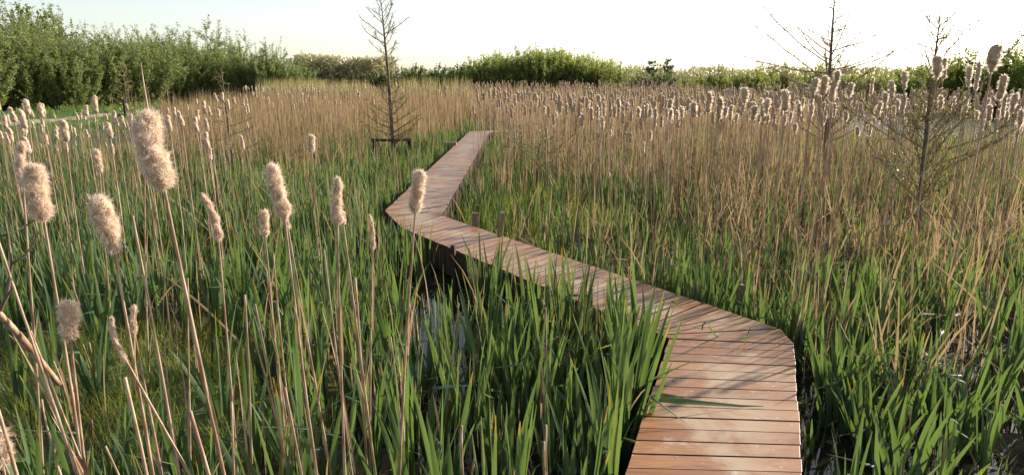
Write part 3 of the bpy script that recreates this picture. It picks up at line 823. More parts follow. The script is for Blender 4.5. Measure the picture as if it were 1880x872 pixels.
# ------------------------------------------------------------------ cattail heads and stalks
def head_mesh(name, L, Rm, nh, seed, hair_l=0.018, hair_w=0.0013, lump=0.16, bend=0.1, rings=26, sides=18, shape=0, ragged=0.0, K=2, radial=0.0, mats=None):
    """a burst cattail head: lumpy core with tufts of fluff, from z=0 (its foot) to z=L"""
    rg = np.random.default_rng(seed); s = np.linspace(0, 1, rings); mb = MB()
    ax = np.stack([L * bend * (np.sin(s * 3.0 + seed) - math.sin(seed)) * s, L * bend * 0.6 * (np.cos(s * 3.4 + seed) - math.cos(seed)) * s, L * s], 1)
    env = np.clip(np.minimum(s / 0.10, (1 - s) / 0.09), 0, 1) ** 0.5
    if shape == 1: env = env * (0.42 + 0.58 * sm(0.12, 0.42, s))          # narrow foot, wide top
    if shape == 2: env = env * np.where(s < 0.36, 0.72, 1.0) * (1 - 0.5 * np.exp(-((s - 0.37) / 0.06) ** 2))   # a waist
    if shape == 3: env = env * (1.0 - 0.55 * s)                            # tapering to the tip
    an = np.arange(sides) * 2 * math.pi / sides
    A, S = np.meshgrid(an, s)
    lm = 1 + 0.75 * lump * (np.sin(A * 2 + S * 11 + seed) + np.sin(A * 3 - S * 17 + 2 * seed) * 0.7 + np.sin(S * 23 + seed * 3 + A) * 0.6) / 1.6
    if ragged: lm = lm * (1 - ragged * (np.sin(S * 19 + A * 2 + seed) > 0.35))
    r = Rm * env[:, None] * lm
    def surf(a, q):
        rr = np.array([np.interp(q, s, r[:, 0])]) if False else None
    V = np.stack([ax[:, 0:1] + r * np.cos(A), ax[:, 1:2] + r * np.sin(A), np.broadcast_to(ax[:, 2:3], r.shape)], -1)
    i = np.arange(rings - 1)[:, None] * sides; j = np.arange(sides)[None]; k = (j + 1) % sides
    Q = np.stack([i + j, i + k, i + sides + k, i + sides + j], -1).reshape(-1, 4)
    T = np.full((rings * sides, 4), 0.5); T[:, 0] = (0.5 + 0.5 * np.sin(A * 2 + S * 11)).ravel()
    mb.add(V.reshape(-1, 3), Q, T, None, 0)
    # fluff in tufts
    nt = max(8, nh // 14)
    ts = rg.uniform(0.02, 0.99, nt); ta = rg.random(nt) * 6.283; tl = rg.normal(size=(nt, 3)) * 0.42 + np.array([0, 0, -0.05]); tr = rg.random(nt)
    ti = rg.integers(0, nt, nh)
    hs = np.clip(ts[ti] + rg.normal(size=nh) * 0.025, 0.005, 0.995); ha = ta[ti] + rg.normal(size=nh) * 0.22
    fi = hs * (rings - 1); i0 = np.minimum(fi.astype(int), rings - 2); ff = fi - i0; aj = ((ha % 6.28318) / 6.28318 * sides); j0 = aj.astype(int) % sides; fj = aj - np.floor(aj); j1 = (j0 + 1) % sides
    rr = (r[i0, j0] * (1 - fj) + r[i0, j1] * fj) * (1 - ff) + (r[i0 + 1, j0] * (1 - fj) + r[i0 + 1, j1] * fj) * ff
    axp = ax[i0] * (1 - ff)[:, None] + ax[i0 + 1] * ff[:, None]
    out = np.stack([np.cos(ha), np.sin(ha), np.where(hs > 0.93, 0.9, np.where(hs < 0.07, -0.7, 0.0))], 1)
    p0 = axp + np.stack([np.cos(ha) * rr, np.sin(ha) * rr, np.zeros(nh)], 1) * 0.94
    d = out * (0.75 + radial) + tl[ti] * 1.5 * (1 - radial) + rg.normal(size=(nh, 3)) * 0.22; d /= np.linalg.norm(d, axis=1, keepdims=True)
    hl = hair_l * rg.uniform(0.45, 1.25, nh) * (0.65 + 0.7 * tr[ti] ** 2) * np.where(env[i0] < 0.4, 0.8, 1.0)
    curl = tl[ti] * 0.9 + rg.normal(size=(nh, 3)) * 0.25
    p1 = p0 + d * (hl * 0.55)[:, None]; p2 = p1 + (d * 0.5 + curl * 1.6 * (1 - radial * 0.8)) * (hl * 0.5)[:, None]
    w = np.cross(d, rg.normal(size=(nh, 3))); w /= np.linalg.norm(w, axis=1, keepdims=True); w *= hair_w * 0.5
    V = np.stack([p0 - w, p0 + w, p1 - w * 0.9, p1 + w * 0.9, p2 - w * 0.3, p2 + w * 0.3], 1)
    b = (np.arange(nh) * 6)[:, None]; Q = np.concatenate([b + np.array([[0, 1, 3, 2]]), b + np.array([[2, 3, 5, 4]])], 0)
    T = np.full((nh, 6, 4), 0.5); T[..., 0] = np.clip(tr[ti] * 0.8 + rg.random(nh) * 0.2, 0, 1)[:, None]
    mb.add(V.reshape(-1, 3), Q, T.reshape(-1, 4), None, 1)
    return mb.mesh(name, mats or [M['head_core'], M['fluff']]), ax[-1]


def stalk_mb(mb, foot, top, r0, r1, seed, bow=0.02, sides=8, sheath=True, n=12):
    rg = np.random.default_rng(seed); t = np.linspace(0, 1, n); d = top - foot; L = np.linalg.norm(d); sd = np.cross(d / L, rg.normal(size=3)); sd /= np.linalg.norm(sd)
    pts = foot + t[:, None] * d + sd * (np.sin(t * math.pi) * bow * L)[:, None]
    rad = r0 + (r1 - r0) * t ** 0.8
    if sheath: rad = rad * (1 + 0.14 * (np.sin(t * 17 + seed) > 0.4))
    mb.tube(pts, rad, sides, T=(rg.random(), 0, rg.random() * 0.8, 0))
    return pts, rad


def real_cattail(top, bot, wpx, second, Y, label, seed, shape=0, lump=0.16, spike=False, ragged=0.0, bend=0.1, dY=-0.05, thick=1.0, tipY=0.0):
    """a cattail read from the photo: head top and bottom, head width, and a second point its stalk passes, all turned into metres at distance Y"""
    Tp, Bp = at_y(*top, Y + tipY), at_y(*bot, Y)
    n_ = np.cross(ray(*bot), ray(*second)); fz = -0.12; fy = Y + dY
    fx = -(n_[1] * fy + n_[2] * (fz - CAM[2])) / n_[0] if abs(n_[0]) > 1e-6 else Bp[0]
    foot = np.array([fx, fy, fz])
    t = thing('cattail', foot, label, 'cattail', 'fluffy cattails close to the camera')
    w = 0.78 * wpx / F * np.linalg.norm(Bp - CAM); L = np.linalg.norm(Tp - Bp)
    m_ = MB(); e = (Tp - Bp) / L
    stalk_mb(m_, np.zeros(3), Bp - foot + e * 0.02, 0.0085 * thick, 0.0042 * thick, seed, 0.006)
    so = m_.obj('stalk', M['stalk'], t)
    # loose dry sheaths clasping the stalk
    rg = np.random.default_rng(seed + 1); d = Bp - foot
    for q in rg.uniform(0.1, 0.75, 3):
        p = d * q; sh = MB(); blades(sh, (p + np.array([0.004, -0.006, 0]))[None], np.array([rg.uniform(0.15, 0.4)]), np.array([0.014]), rg.random(1) * 6.28, np.array([math.atan2(math.hypot(d[0], d[1]), d[2]) + 0.06]), np.array([0.25]), rg.random(1) * 6.28, rg, K=5, fold=0.5, mat=0); sh.obj('sheath', M['dead'], t)
    hl = min(0.017, max(0.008, w * 0.2)); Rm = max(0.004, (w / 2 - hl * 0.75) / 1.1)
    me, tipp = head_mesh('seed_head', L, Rm, int(10000 * min(1.4, max(0.3, L * w / 0.02))), seed, hl, 0.0012, lump, bend, shape=shape, ragged=ragged)
    h = link('seed_head', me, t); h.location = Bp - foot; h.rotation_euler = Vector(e).to_track_quat('Z', 'Y').to_euler()
    if spike:
        s_ = MB(); s_.tube([(tipp[0], tipp[1], L * 0.97), (tipp[0] - 0.012, tipp[1], L + 0.07), (tipp[0] - 0.03, tipp[1], L + 0.15)], [0.0032, 0.0026, 0.0012], 5); s_.obj('tip', M['stalk'], h)
    return t


real_cattail((266, 206), (302, 346), 62, (398, 787), 2.1, 'biggest fluffy cattail head, with a dark spike on top, before the dirt path', 1, lump=0.18, spike=True, bend=0.13, thick=1.15)
real_cattail((50, 304), (82, 402), 46, (107, 580), 2.5, 'plump leaning cattail head near the left edge, lower than the biggest one', 2, bend=0.05)
real_cattail((196, 360), (209, 462), 50, (241, 662), 2.4, 'bulging cattail head narrowing into a drawn-out foot, left of the big one', 3, shape=1, lump=0.24)
real_cattail((125, 555), (129, 624), 42, (138, 700), 2.3, 'short two-lobed cattail head low down above the grassy hummock', 4, shape=2, lump=0.1, bend=0.03)
real_cattail((384, 353), (402, 440), 27, (414, 600), 3.3, 'ragged twisted cattail head with a knobbly pointed top', 5, shape=3, lump=0.32, ragged=0.35, bend=0.1)
real_cattail((483, 386), (487, 434), 24, (500, 560), 3.5, 'small smooth oval cattail head left of a tall creamy one', 6, lump=0.06, bend=0.02)
real_cattail((500, 303), (524, 400), 41, (548, 580), 2.75, 'tall creamy cattail head leaning right, in the middle of the leaf bed', 7, lump=0.12, bend=0.05)
real_cattail((518, 382), (530, 422), 15, (557, 580), 3.3, 'thin stub of a cattail head hiding right behind the tall creamy one', 8, lump=0.2, ragged=0.2, bend=0.05)
real_cattail((613, 328), (620, 412), 33, (625, 560), 3.1, 'lumpy dark-flecked cattail head halfway between two creamy heads', 9, lump=0.3, shape=3, bend=0.06)
real_cattail((628, 388), (630, 413), 18, (641, 500), 3.35, 'tiny round tuft of cattail fluff beside the lumpy dark-flecked head', 10, lump=0.15, bend=0.02)
real_cattail((681, 392), (685, 459), 16, (684, 580), 3.7, 'very thin cattail head with a bulb at its foot, left of the boardwalk', 11, shape=3, ragged=0.3, lump=0.25, bend=0.06)
real_cattail((768, 314), (762, 390), 37, (751, 600), 3.2, 'thick cattail head standing in front of the boardwalk bend', 12, lump=0.14, bend=0.05)
real_cattail((570, 248), (572, 279), 18, (577, 340), 7.6, 'lone small cattail head in the green leaves before the left brown reeds', 13, lump=0.1, bend=0.05)
real_cattail((194, 588), (232, 664), 14, (300, 790), 2.35, 'thin worn cattail head slanting over the grassy hummock', 14, ragged=0.35, lump=0.3, bend=0.1)
real_cattail((238, 563), (247, 613), 16, (262, 690), 3.0, 'small pinched cattail head in front of dark leaves over the hummock', 15, ragged=0.2, lump=0.26, bend=0.08)
real_cattail((262, 287), (266, 320), 17, (268, 400), 5.0, 'small cattail head half behind the lower end of the biggest head', 16, bend=0.03)
real_cattail((34, 262), (43, 345), 22, (52, 480), 3.3, 'patchy cattail head just left of and above the plump leaning one', 17, ragged=0.35, lump=0.3, bend=0.08)
real_cattail((-10, 785), (4, 852), 46, (14, 900), 2.0, 'cattail head cut off by the lower left picture edge', 18, bend=0.03)
real_cattail((177, 274), (184, 317), 16, (191, 400), 5.6, 'small dark cattail head above the bulging one, by itself', 19, bend=0.03)

# prototypes for the crowd
VAR = []
for k in range(8):
    L = (0.20, 0.24, 0.17, 0.22, 0.22, 0.18, 0.26, 0.20)[k]; sl = k < 4
    t = thing('cattail', (0, 0, 0), 'x', 'cattail')
    me, tp = head_mesh('seed_head', L, 0.024 if sl else (0.027, 0.024, 0.021, 0.029)[k - 4], 560 if sl else 1100, 500 + k, 0.013 if sl else 0.022, 0.0024 if sl else 0.0017, 0.12, 0.05, rings=16, sides=10, shape=(0, 0, 3, 0, 0, 2, 0, 1)[k], ragged=0.25 if k == 2 else 0, radial=0.0 if sl else 0.6, mats=None if sl else [M['shaded_core'], M['rimlit_fluff']])
    st = MB(); stalk_mb(st, np.zeros(3), np.array([0, 0, 2.0]), 0.008, 0.0042, 60 + k, 0.006, 5, n=8); st.obj('stalk', M['stalk'], t)
    h = link('seed_head', me, t); h.location = (0, 0, 1.98)
    VAR.append([t, False, L + 1.98])


def put_cattail(k, tip, lean, label, group, hs=1.0):
    """a crowd cattail whose tip is at the point tip; the whole plant is scaled to its height (base on the ground)"""
    t, used, L0 = VAR[k]
    x, y = tip[0] - lean[0], tip[1] - lean[1]; z = float(height(x, y)) - 0.06
    d = np.array([lean[0], lean[1], tip[2] - z]); s = np.linalg.norm(d) / L0
    rot = Vector(d).to_track_quat('Z', 'Y'); eu = rot.to_euler()
    if used: o = dup(t, (x, y, z), eu, (s * hs, s * hs, s), label, group)
    else:
        VAR[k][1] = True; o = t; o.location = (x, y, z); o.rotation_euler = eu; o.scale = (s * hs, s * hs, s); tag(o, label, 'cattail', group)
    return o


rc = np.random.default_rng(55)
cnt = 0
# left stand, read from the photo (zoom pixels: centre x, centre y, height), slimmer pinkish heads
LS = [(15, 190, 80), (5, 262, 60), (62, 155, 100), (47, 260, 90), (140, 105, 85), (120, 165, 95), (168, 150, 60), (172, 210, 55), (118, 235, 90), (138, 312, 100), (210, 130, 95), (226, 118, 60), (213, 230, 65), (246, 288, 70), (292, 255, 100), (335, 232, 120), (350, 330, 80), (398, 245, 60),
      (410, 165, 60), (429, 215, 45), (455, 128, 65), (505, 85, 80), (500, 175, 55), (565, 165, 45), (578, 235, 100), (600, 160, 70), (620, 195, 75), (650, 190, 75), (655, 250, 35), (688, 180, 75), (683, 232, 50), (715, 182, 42), (305, 415, 50), (215, 325, 50), (402, 315, 60), (897, 195, 90), (895, 130, 42), (930, 140, 50)]
LS = [(a / 2.906, b / 2.906 + 160, h / 2.906) for a, b, h in LS] + [(a / 3.006, b / 3.006, h / 3.006) for a, b, h in ((992, 665, 110), (1075, 690, 90), (1085, 640, 70), (1130, 690, 75), (1155, 620, 70), (1122, 592, 70), (1080, 565, 40), (1030, 595, 38), (1190, 545, 60), (1225, 538, 55), (1200, 630, 60), (1260, 575, 55), (1290, 560, 50), (960, 622, 60), (1340, 570, 45), (1365, 600, 50))]
for i, (px, py, h) in enumerate(LS):
    Y = min(26, 0.215 * F / h); tip = at_y(px, py - h / 2, Y)
    put_cattail(i % 4, tip, (-0.05 + rc.normal() * 0.06, rc.normal() * 0.08), 'slim pinkish-brown cattail in the left stand in front of the dirt path', 'slim cattails before the dirt path', 1.3); cnt += 1
for i in range(34):
    Y = rc.uniform(6.5, 17); px = rc.uniform(-10, 470); py = 178 + (17 - Y) * 6 + abs(rc.normal()) * 22
    put_cattail(i % 4, at_y(px, py, Y), (-0.04 + rc.normal() * 0.08, rc.normal() * 0.08), 'slim pinkish-brown cattail in the left stand in front of the dirt path', 'slim cattails before the dirt path', rc.uniform(0.9, 1.3)); cnt += 1
# left middle stand (dense brown reeds left of the bare tree)
for i in range(72):
    px = rc.uniform(440, 860) if i % 4 else rc.uniform(440, 690); Y = rc.uniform(20, 36) if px < 720 else rc.uniform(24, 40)
    if px > 690 and rc.random() < 0.35: px = rc.uniform(450, 690); Y = rc.uniform(19, 32)
    py = 160 + (34 - Y) * 1.7 + rc.normal() * 7 + abs(px - 560) * 0.01
    put_cattail(i % 4 if i % 3 else 5, at_y(px, max(148, py), Y), (rc.normal() * 0.06, rc.normal() * 0.06), 'small cattail in the brown reed bed around the slender bare tree', 'cattails in the left brown reed bed', 0.95); cnt += 1
# right stand: explicit heads, then the crowd
RS = [(1445, 183, 36, 8.2), (1408, 200, 36, 9), (1300, 190, 40, 9.5), (1370, 178, 34, 9.5), (1275, 205, 34, 10), (1385, 215, 40, 9), (1320, 200, 40, 9), (1495, 160, 34, 9), (1514, 155, 32, 9.2), (1538, 144, 28, 9), (1530, 162, 36, 9), (1562, 166, 28, 10), (1640, 160, 24, 9.5), (1665, 145, 28, 8.6), (1602, 150, 16, 12), (1725, 120, 36, 7.5),
      (1735, 118, 24, 9), (1782, 134, 26, 7.6), (1797, 124, 22, 8), (1830, 104, 46, 6.6), (1843, 152, 30, 7.4), (1862, 190, 36, 7.0), (1848, 184, 24, 8), (1876, 215, 28, 7), (1820, 205, 26, 9), (1628, 184, 28, 9), (1660, 186, 26, 9), (1492, 203, 24, 10), (1468, 202, 24, 11), (1512, 198, 20, 12), (1533, 200, 20, 12), (1117, 326, 20, 11), (1858, 355, 14, 12),
      (1150, 200, 24, 13), (1170, 235, 16, 14), (1195, 210, 22, 13), (1230, 195, 26, 12), (1245, 215, 24, 12), (1215, 225, 24, 13), (1100, 185, 22, 15), (1080, 195, 20, 15), (1022, 215, 18, 15), (985, 185, 18, 17), (1000, 205, 18, 16), (1135, 245, 18, 14), (1147, 262, 12, 16), (1123, 243, 16, 15), (1098, 245, 10, 18)]
for i, (px, py, h, Y) in enumerate(RS):
    put_cattail(4 + i % 4, at_y(px, py - h / 2, Y), (rc.normal() * 0.08, rc.normal() * 0.08), 'fluffy light-rimmed cattail in the brown reed bed right of the boardwalk', 'cattails in the right brown reed bed', h / (0.22 * F / Y) * 1.15); cnt += 1
crowd = []
while len(crowd) < 950:
    px = rc.uniform(868, 1890); Y = 9 + 30 * rc.random() ** 1.15
    fr = sm(850, 1150, px); ymin = 18 - 7.5 * fr
    if Y < ymin: continue
    if px > 1560 and Y > 21: continue
    top = 153 + (px > 1300) * 0 - 6 * sm(1300, 1500, px)
    py = top + (45 / Y - 1.0) * 10 + abs(rc.normal()) * (210 / Y) * 1.5 + rc.normal() * 3
    crowd.append((px, py, Y))
crowd.sort(key=lambda c: c[2])
n_ind = 297 - cnt - 19
for i, (px, py, Y) in enumerate(crowd[:n_ind]):
    put_cattail(4 + (i * 3) % 4, at_y(px, py, Y), (rc.normal() * 0.07, rc.normal() * 0.07), 'fluffy light-rimmed cattail in the brown reed bed right of the boardwalk', 'cattails in the right brown reed bed', rc.uniform(0.85, 1.3))
# the smaller far rest of the cattails: one object
mb = MB(); HV = []
for k in range(3):
    me, _ = head_mesh('tmp', 0.23, 0.028, 90, 700 + k, 0.020, 0.0045, 0.14, 0.04, rings=8, sides=7)
    v = np.empty(len(me.vertices) * 3); me.vertices.foreach_get('co', v); q = np.empty(len(me.loops), int); me.loops.foreach_get('vertex_index', q)
    mi = np.empty(len(me.polygons), int); me.polygons.foreach_get('material_index', mi); tc = np.empty(len(me.vertices) * 4); me.attributes['tint'].data.foreach_get('color', tc)
    HV.append((v.reshape(-1, 3), q.reshape(-1, 4), mi, tc.reshape(-1, 4))); bpy.data.meshes.remove(me)


def far_head(p, k, s=1.0):
    v, q, mi, tc = HV[k]; n0 = mb.n; a = rc.random() * 6.28; c_, s_ = math.cos(a), math.sin(a)
    vv = np.stack([v[:, 0] * c_ - v[:, 1] * s_, v[:, 0] * s_ + v[:, 1] * c_, v[:, 2]], 1) * s + p
    mb.v.append(vv); mb.f.append(q + n0); mb.n += len(v); mb.t.append(tc); mb.u.append(np.zeros((len(v), 2))); mb.m.append(mi)
    mb.tube([(p[0], p[1], gz(p[0], p[1])), (p[0], p[1], p[2] + 0.01)], [0.009, 0.005], 4, mat=2)


for i, (px, py, Y) in enumerate(crowd[n_ind:]):
    far_head(at_y(px, py + 0.22 * F / Y, Y), i % 3, 1.12)
for i in range(520):
    px = rc.uniform(440, 1250); Y = rc.uniform(34, 56)
    far_head(at_y(px, 152 + (50 - Y) * 0.5 + abs(rc.normal()) * 7 + (8 if px < 860 else 0), Y), i % 3, rc.uniform(0.8, 1.1))
tag(mb.obj('distant_cattails', [M['shaded_core'], M['rimlit_fluff'], M['stalk']]), 'mass of small cattails farther back in the reed beds', 'cattails', kind='stuff')


# ------------------------------------------------------------------ leaves and reeds
def scatter(n, y0, y1, rng, lo=-0.86, hi=0.95):
    """uniform points in the viewed wedge"""
    u = rng.random(n); y = np.sqrt(y0 ** 2 + u * (y1 ** 2 - y0 ** 2)); return y * rng.uniform(lo, hi, n), y


def area(y0, y1, lo=-0.86, hi=0.95): return (hi - lo) * (y1 ** 2 - y0 ** 2) / 2


side_of = lambda x, y: (x > np.interp(y, [2, 5.3, 10], [0.8, 1.8, -1.4]))


def brown(x, y):
    """0..1 share of dead brown reed"""
    a = x / np.maximum(y, 0.1)
    right = sm(4.6, 11.5, y + 1.0 * wob(x, y, 1.5)) * sm(-0.1, 1.2, x - 2.2 * sm(14.5, 11, y) + 0.5 * wob(x, y, 1.2) + 0.4 * sm(17, 22, y))
    left = sm(19.5, 23, y + 1.2 * wob(x, y, 2.5) + 3.5 * sm(-0.23, -0.29, a)) * sm(-0.56, -0.46, a) * sm(-1.6, -3.2, x - 0.5 * wob(x, y, 1.5) + 0.3)
    mid = sm(29.5, 34, y + wob(x, y, 2.0))
    return np.clip(np.maximum(np.maximum(right, left), mid), 0, 1) * (1 - 0.93 * np.clip(1.6 * blob(x, y, tsx, tsy - 0.7, 0.8, 1.0), 0, 1)) * (1 - bank(x, y))


def green(x, y):
    """0..1 density of green cattail leaves"""
    b = brown(x, y); h = hummock(x, y); a = x / np.maximum(y, 0.1)
    g = (1 - 0.42 * b) * (1 - 0.95 * h) * (1 - 0.97 * sm(0.25, 0.6, open_water(x, y)))
    g = g * sm(34, 27, y) + 0.10 * (y > 27)
    g = g * np.where(side_of(x, y) & (y < 12), 0.6, 1.0)
    g = g * (1 - 0.72 * sm(-0.33, -0.45, a) * sm(7.0, 5.5, y))
    g = g * np.where((a < -0.42), sm(25, 17, y), 1.0)
    g = g * (1 - 0.93 * np.clip(1.6 * blob(x, y, tsx, tsy - 0.7, 0.8, 1.0), 0, 1))
    return g * (1 - bank(x, y)) * (walk_dist(x, y) > 0.60)


# individual leaf clumps near the camera
CV = []
for k in range(14):
    rg = np.random.default_rng(900 + k); n = int(rg.integers(6, 10)); fan = rg.random() * 3.14
    side = np.linspace(-1, 1, n) + rg.normal(size=n) * 0.15
    P = np.stack([np.cos(fan) * side * 0.03 + rg.normal(size=n) * 0.01, np.sin(fan) * side * 0.03 + rg.normal(size=n) * 0.01, np.zeros(n) - 0.05], 1)
    L = 0.98 * (1 - 0.28 * np.abs(side) * rg.random(n)) * rg.uniform(0.72, 1.08, n)
    mb = MB(); kink = np.stack([rg.uniform(0.45, 0.8, n), np.where(rg.random(n) < 0.10, rg.uniform(0.8, 1.9, n), 0)], 1)
    blades(mb, P, L, rg.uniform(0.029, 0.048, n), fan + np.where(side > 0, 0, math.pi) + rg.normal(size=n) * 0.3, np.abs(side) * 0.20 + rg.random(n) * 0.05, rg.uniform(0.0, 0.32, n), fan + rg.normal(size=n) * 0.7, rg, K=9, fold=0.28, taper=3.2, twist=0.9, kink=kink)
    CV.append(mb.mesh('cattail_leaves', M['cattail_leaf']))

rl = np.random.default_rng(70)
cand = []
tries = 0
pts = []
while len(cand) < 296 and tries < 60000:
    tries += 1
    y = math.sqrt(rl.uniform(2.75 ** 2, 7.1 ** 2)); x = y * rl.uniform(-0.80, 0.86)
    if rl.random() > float(green(np.array(x), np.array(y))): continue
    if any((x - q[0]) ** 2 + (y - q[1]) ** 2 < 0.19 ** 2 for q in pts): continue
    pts.append((x, y)); cand.append((x, y))
for q in range(44):
    if q < 15: p = lerp(B_L, C_L, rl.uniform(0.03, 0.5)); d_ = np.array([-0.83, -0.56])
    elif q < 24: p = lerp(A_L, B_L, rl.uniform(0.35, 0.97)); d_ = np.array([-0.95, 0.3])
    elif q < 34: p = lerp(B_R2, C_R, rl.uniform(-0.02, 0.3)); d_ = np.array([0.83, 0.56])
    else: p = lerp(A_R, B_R, rl.uniform(0.62, 1.0)); d_ = np.array([1.5, -0.1])
    p = p + d_ * rl.uniform(0.10, 0.38); cand[-1 - q] = (p[0], p[1])
for i, (x, y) in enumerate(cand):
    o = link('cattail_clump', CV[i % 14]); o.location = (x, y, float(height(x, y))); o.rotation_euler = (rl.normal() * 0.05, rl.normal() * 0.05, rl.random() * 6.28)
    right = side_of(x, y); s = rl.uniform(0.80, 1.12) * (0.82 if right else 1.0) * (1.2 if walk_dist(x, y) < 0.85 else 1.0); o.scale = (1.0, 1.0, s)
    tag(o, 'tuft of green cattail leaves close to the camera, ' + ('right of the near boardwalk' if right else 'left of the boardwalk'), 'plant', 'leaf tufts right of the near boardwalk' if right else 'leaf tufts left of the boardwalk')


def leaf_field(name, dens, y0, y1, K, wid, lenr, mat, fn, seed, label, fold=0.0, kinkp=0.0, nper=5, lo=-0.86, hi=0.95, taper=3.0, lean=0.16, bend=0.3, patch=None, parts=None):
    rg = np.random.default_rng(seed); mb = MB() if parts is None else parts
    n = int(dens * area(y0, y1, lo, hi) / nper); x, y = scatter(n, y0, y1, rg, lo, hi)
    keep = rg.random(n) < fn(x, y); x, y = x[keep], y[keep]
    x = np.repeat(x, nper) + rg.normal(size=len(x) * nper) * 0.045; y = np.repeat(y, nper) + rg.normal(size=len(y) * nper) * 0.045
    if 'path' not in name: k2 = (walk_dist(x, y) > 0.52); x, y = x[k2], y[k2]
    n = len(x); P = np.stack([x, y, height(x, y) - 0.05], 1)
    L = rg.uniform(*lenr, n) * (1 if patch is None else patch(x, y)); Wd = rg.uniform(*wid, n)
    blades(mb, P, L, Wd, rg.random(n) * 6.283, np.abs(rg.normal(size=n)) * lean, rg.random(n) * bend, rg.random(n) * 3.14, rg, K=K, fold=fold, taper=taper, kink=None if kinkp == 0 else np.stack([rg.uniform(0.35, 0.8, n), np.where(rg.random(n) < kinkp, rg.uniform(0.7, 2.1, n), 0)], 1))
    if parts is None: return tag(mb.obj(name, M[mat]), label, name.replace('_', ' '), kind='stuff')


hl = lambda x, y: np.clip(0.86 + 0.2 * wob(x, y, 1.6), 0.55, 1.15) * np.where(side_of(x, y) & (y < 16), 0.88, 1.0)
far1 = MB()
leaf_field('cattail_leaves', 84, 6.6, 13, 5, (0.024, 0.040), (0.55, 1.05), 'cattail_leaf', lambda x, y: green(x, y) * sm(6.4, 7.3, y), 1, '', fold=0.25, patch=hl, parts=far1)
leaf_field('cattail_leaves', 74, 13, 24, 4, (0.022, 0.036), (0.5, 1.0), 'cattail_leaf', green, 2, '', patch=hl, parts=far1)
leaf_field('cattail_leaves', 40, 24, 42, 3, (0.024, 0.04), (0.5, 1.0), 'cattail_leaf', green, 3, '', patch=hl, parts=far1)
leaf_field('cattail_leaves', 22, 2.7, 7.2, 6, (0.018, 0.034), (0.2, 0.6), 'cattail_leaf', lambda x, y: green(x, y) * 0.8, 4, '', fold=0.25, patch=hl, parts=far1)
tag(far1.obj('cattail_leaves', M['cattail_leaf']), 'bed of upright green cattail leaves filling the marsh', 'cattail leaves', kind='stuff')

# dead reed
df = MB()
bf = lambda x, y: brown(x, y) * np.clip(0.30 + 1.1 * sm(-0.5, 0.5, wob(x + 11, y, 0.75)), 0, 1.3) * (1 - 0.93 * sm(0.35, 0.7, open_water(x, y))) * (walk_dist(x, y) > 0.62)
tall = lambda x, y: (0.74 + 0.16 * wob(x, y, 3.0) + 0.15 * wob(x + 11, y, 0.75) + 0.25 * sm(9, 13, y)) * (1 - 0.5 * sm(0.40, 0.5, x / y) * sm(9.5, 15, y))
leaf_field('dead_reeds', 36, 4.2, 14, 5, (0.009, 0.019), (0.25, 1.35), 'dead', bf, 11, '', nper=3, patch=tall, kinkp=0.28, parts=df, lean=0.19, bend=0.25)
leaf_field('dead_reeds', 40, 14, 24, 4, (0.010, 0.020), (0.35, 1.65), 'dead', lambda x, y: bf(x, y) * (1 - 0.6 * sm(0.4, 0.5, x / y)) * (1 + 0.6 * (x < -1)), 12, '', nper=3, patch=tall, kinkp=0.2, parts=df, lean=0.13, bend=0.16)
leaf_field('dead_reeds', 44, 24, 40, 3, (0.016, 0.030), (0.8, 1.85), 'dead', lambda x, y: bf(x, y) * (1 - 0.85 * sm(0.42, 0.5, x / y)), 13, '', nper=3, patch=tall, parts=df, lean=0.06, bend=0.12)
leaf_field('dead_reeds', 16, 40, 72, 2, (0.03, 0.055), (1.2, 1.9), 'dead', bf, 14, '', nper=3, parts=df, lean=0.05, bend=0.1)
rz_ = lambda x, y: side_of(x, y) * sm(3.6, 6.0, y) * (walk_dist(x, y) > 0.58) * (0.45 + 0.8 * sm(-0.3, 0.6, wob(x - 4, y, 1.1)))
leaf_field('dead_reeds', 42, 3.4, 10.5, 5, (0.009, 0.022), (0.2, 1.05), 'dead', rz_, 19, '', nper=4, kinkp=0.3, parts=df, lean=0.28, bend=0.5, taper=6)
# bent and broken ones
leaf_field('dead_reeds', 17, 5.0, 22, 6, (0.012, 0.022), (0.6, 1.5), 'dead', lambda x, y: np.clip(bf(x, y) + 0.12 * (walk_dist(x, y) > 0.8), 0, 1), 15, '', nper=2, parts=df, lean=0.75, bend=0.9)
# dry stems standing between the green leaves
gd = lambda x, y: green(x, y) * (0.35 + 0.9 * sm(0.1, 0.7, wob(x + 3, y, 1.6)))
leaf_field('dead_reeds', 34, 5.0, 12, 4, (0.008, 0.016), (0.35, 1.15), 'dead', gd, 16, '', nper=3, parts=df, lean=0.1, bend=0.1, taper=9)
leaf_field('dead_reeds', 28, 12, 26, 3, (0.010, 0.018), (0.4, 1.3), 'dead', gd, 17, '', nper=3, parts=df, lean=0.08, bend=0.1, taper=9)
leaf_field('dead_reeds', 22, 2.8, 6.5, 5, (0.009, 0.02), (0.25, 0.8), 'dead', lambda x, y: gd(x, y) * (x < 1.4), 61, '', nper=3, parts=df, lean=0.09, bend=0.1, taper=12)
leaf_field('dead_reeds', 14, 2.8, 6, 6, (0.008, 0.016), (0.2, 0.7), 'dead', gd, 18, '', nper=3, parts=df, lean=0.5, bend=0.9)
tag(df.obj('dead_reeds', M['dead']), 'bed of dry brown reed leaves and stems standing in the marsh', 'dead reeds', kind='stuff')

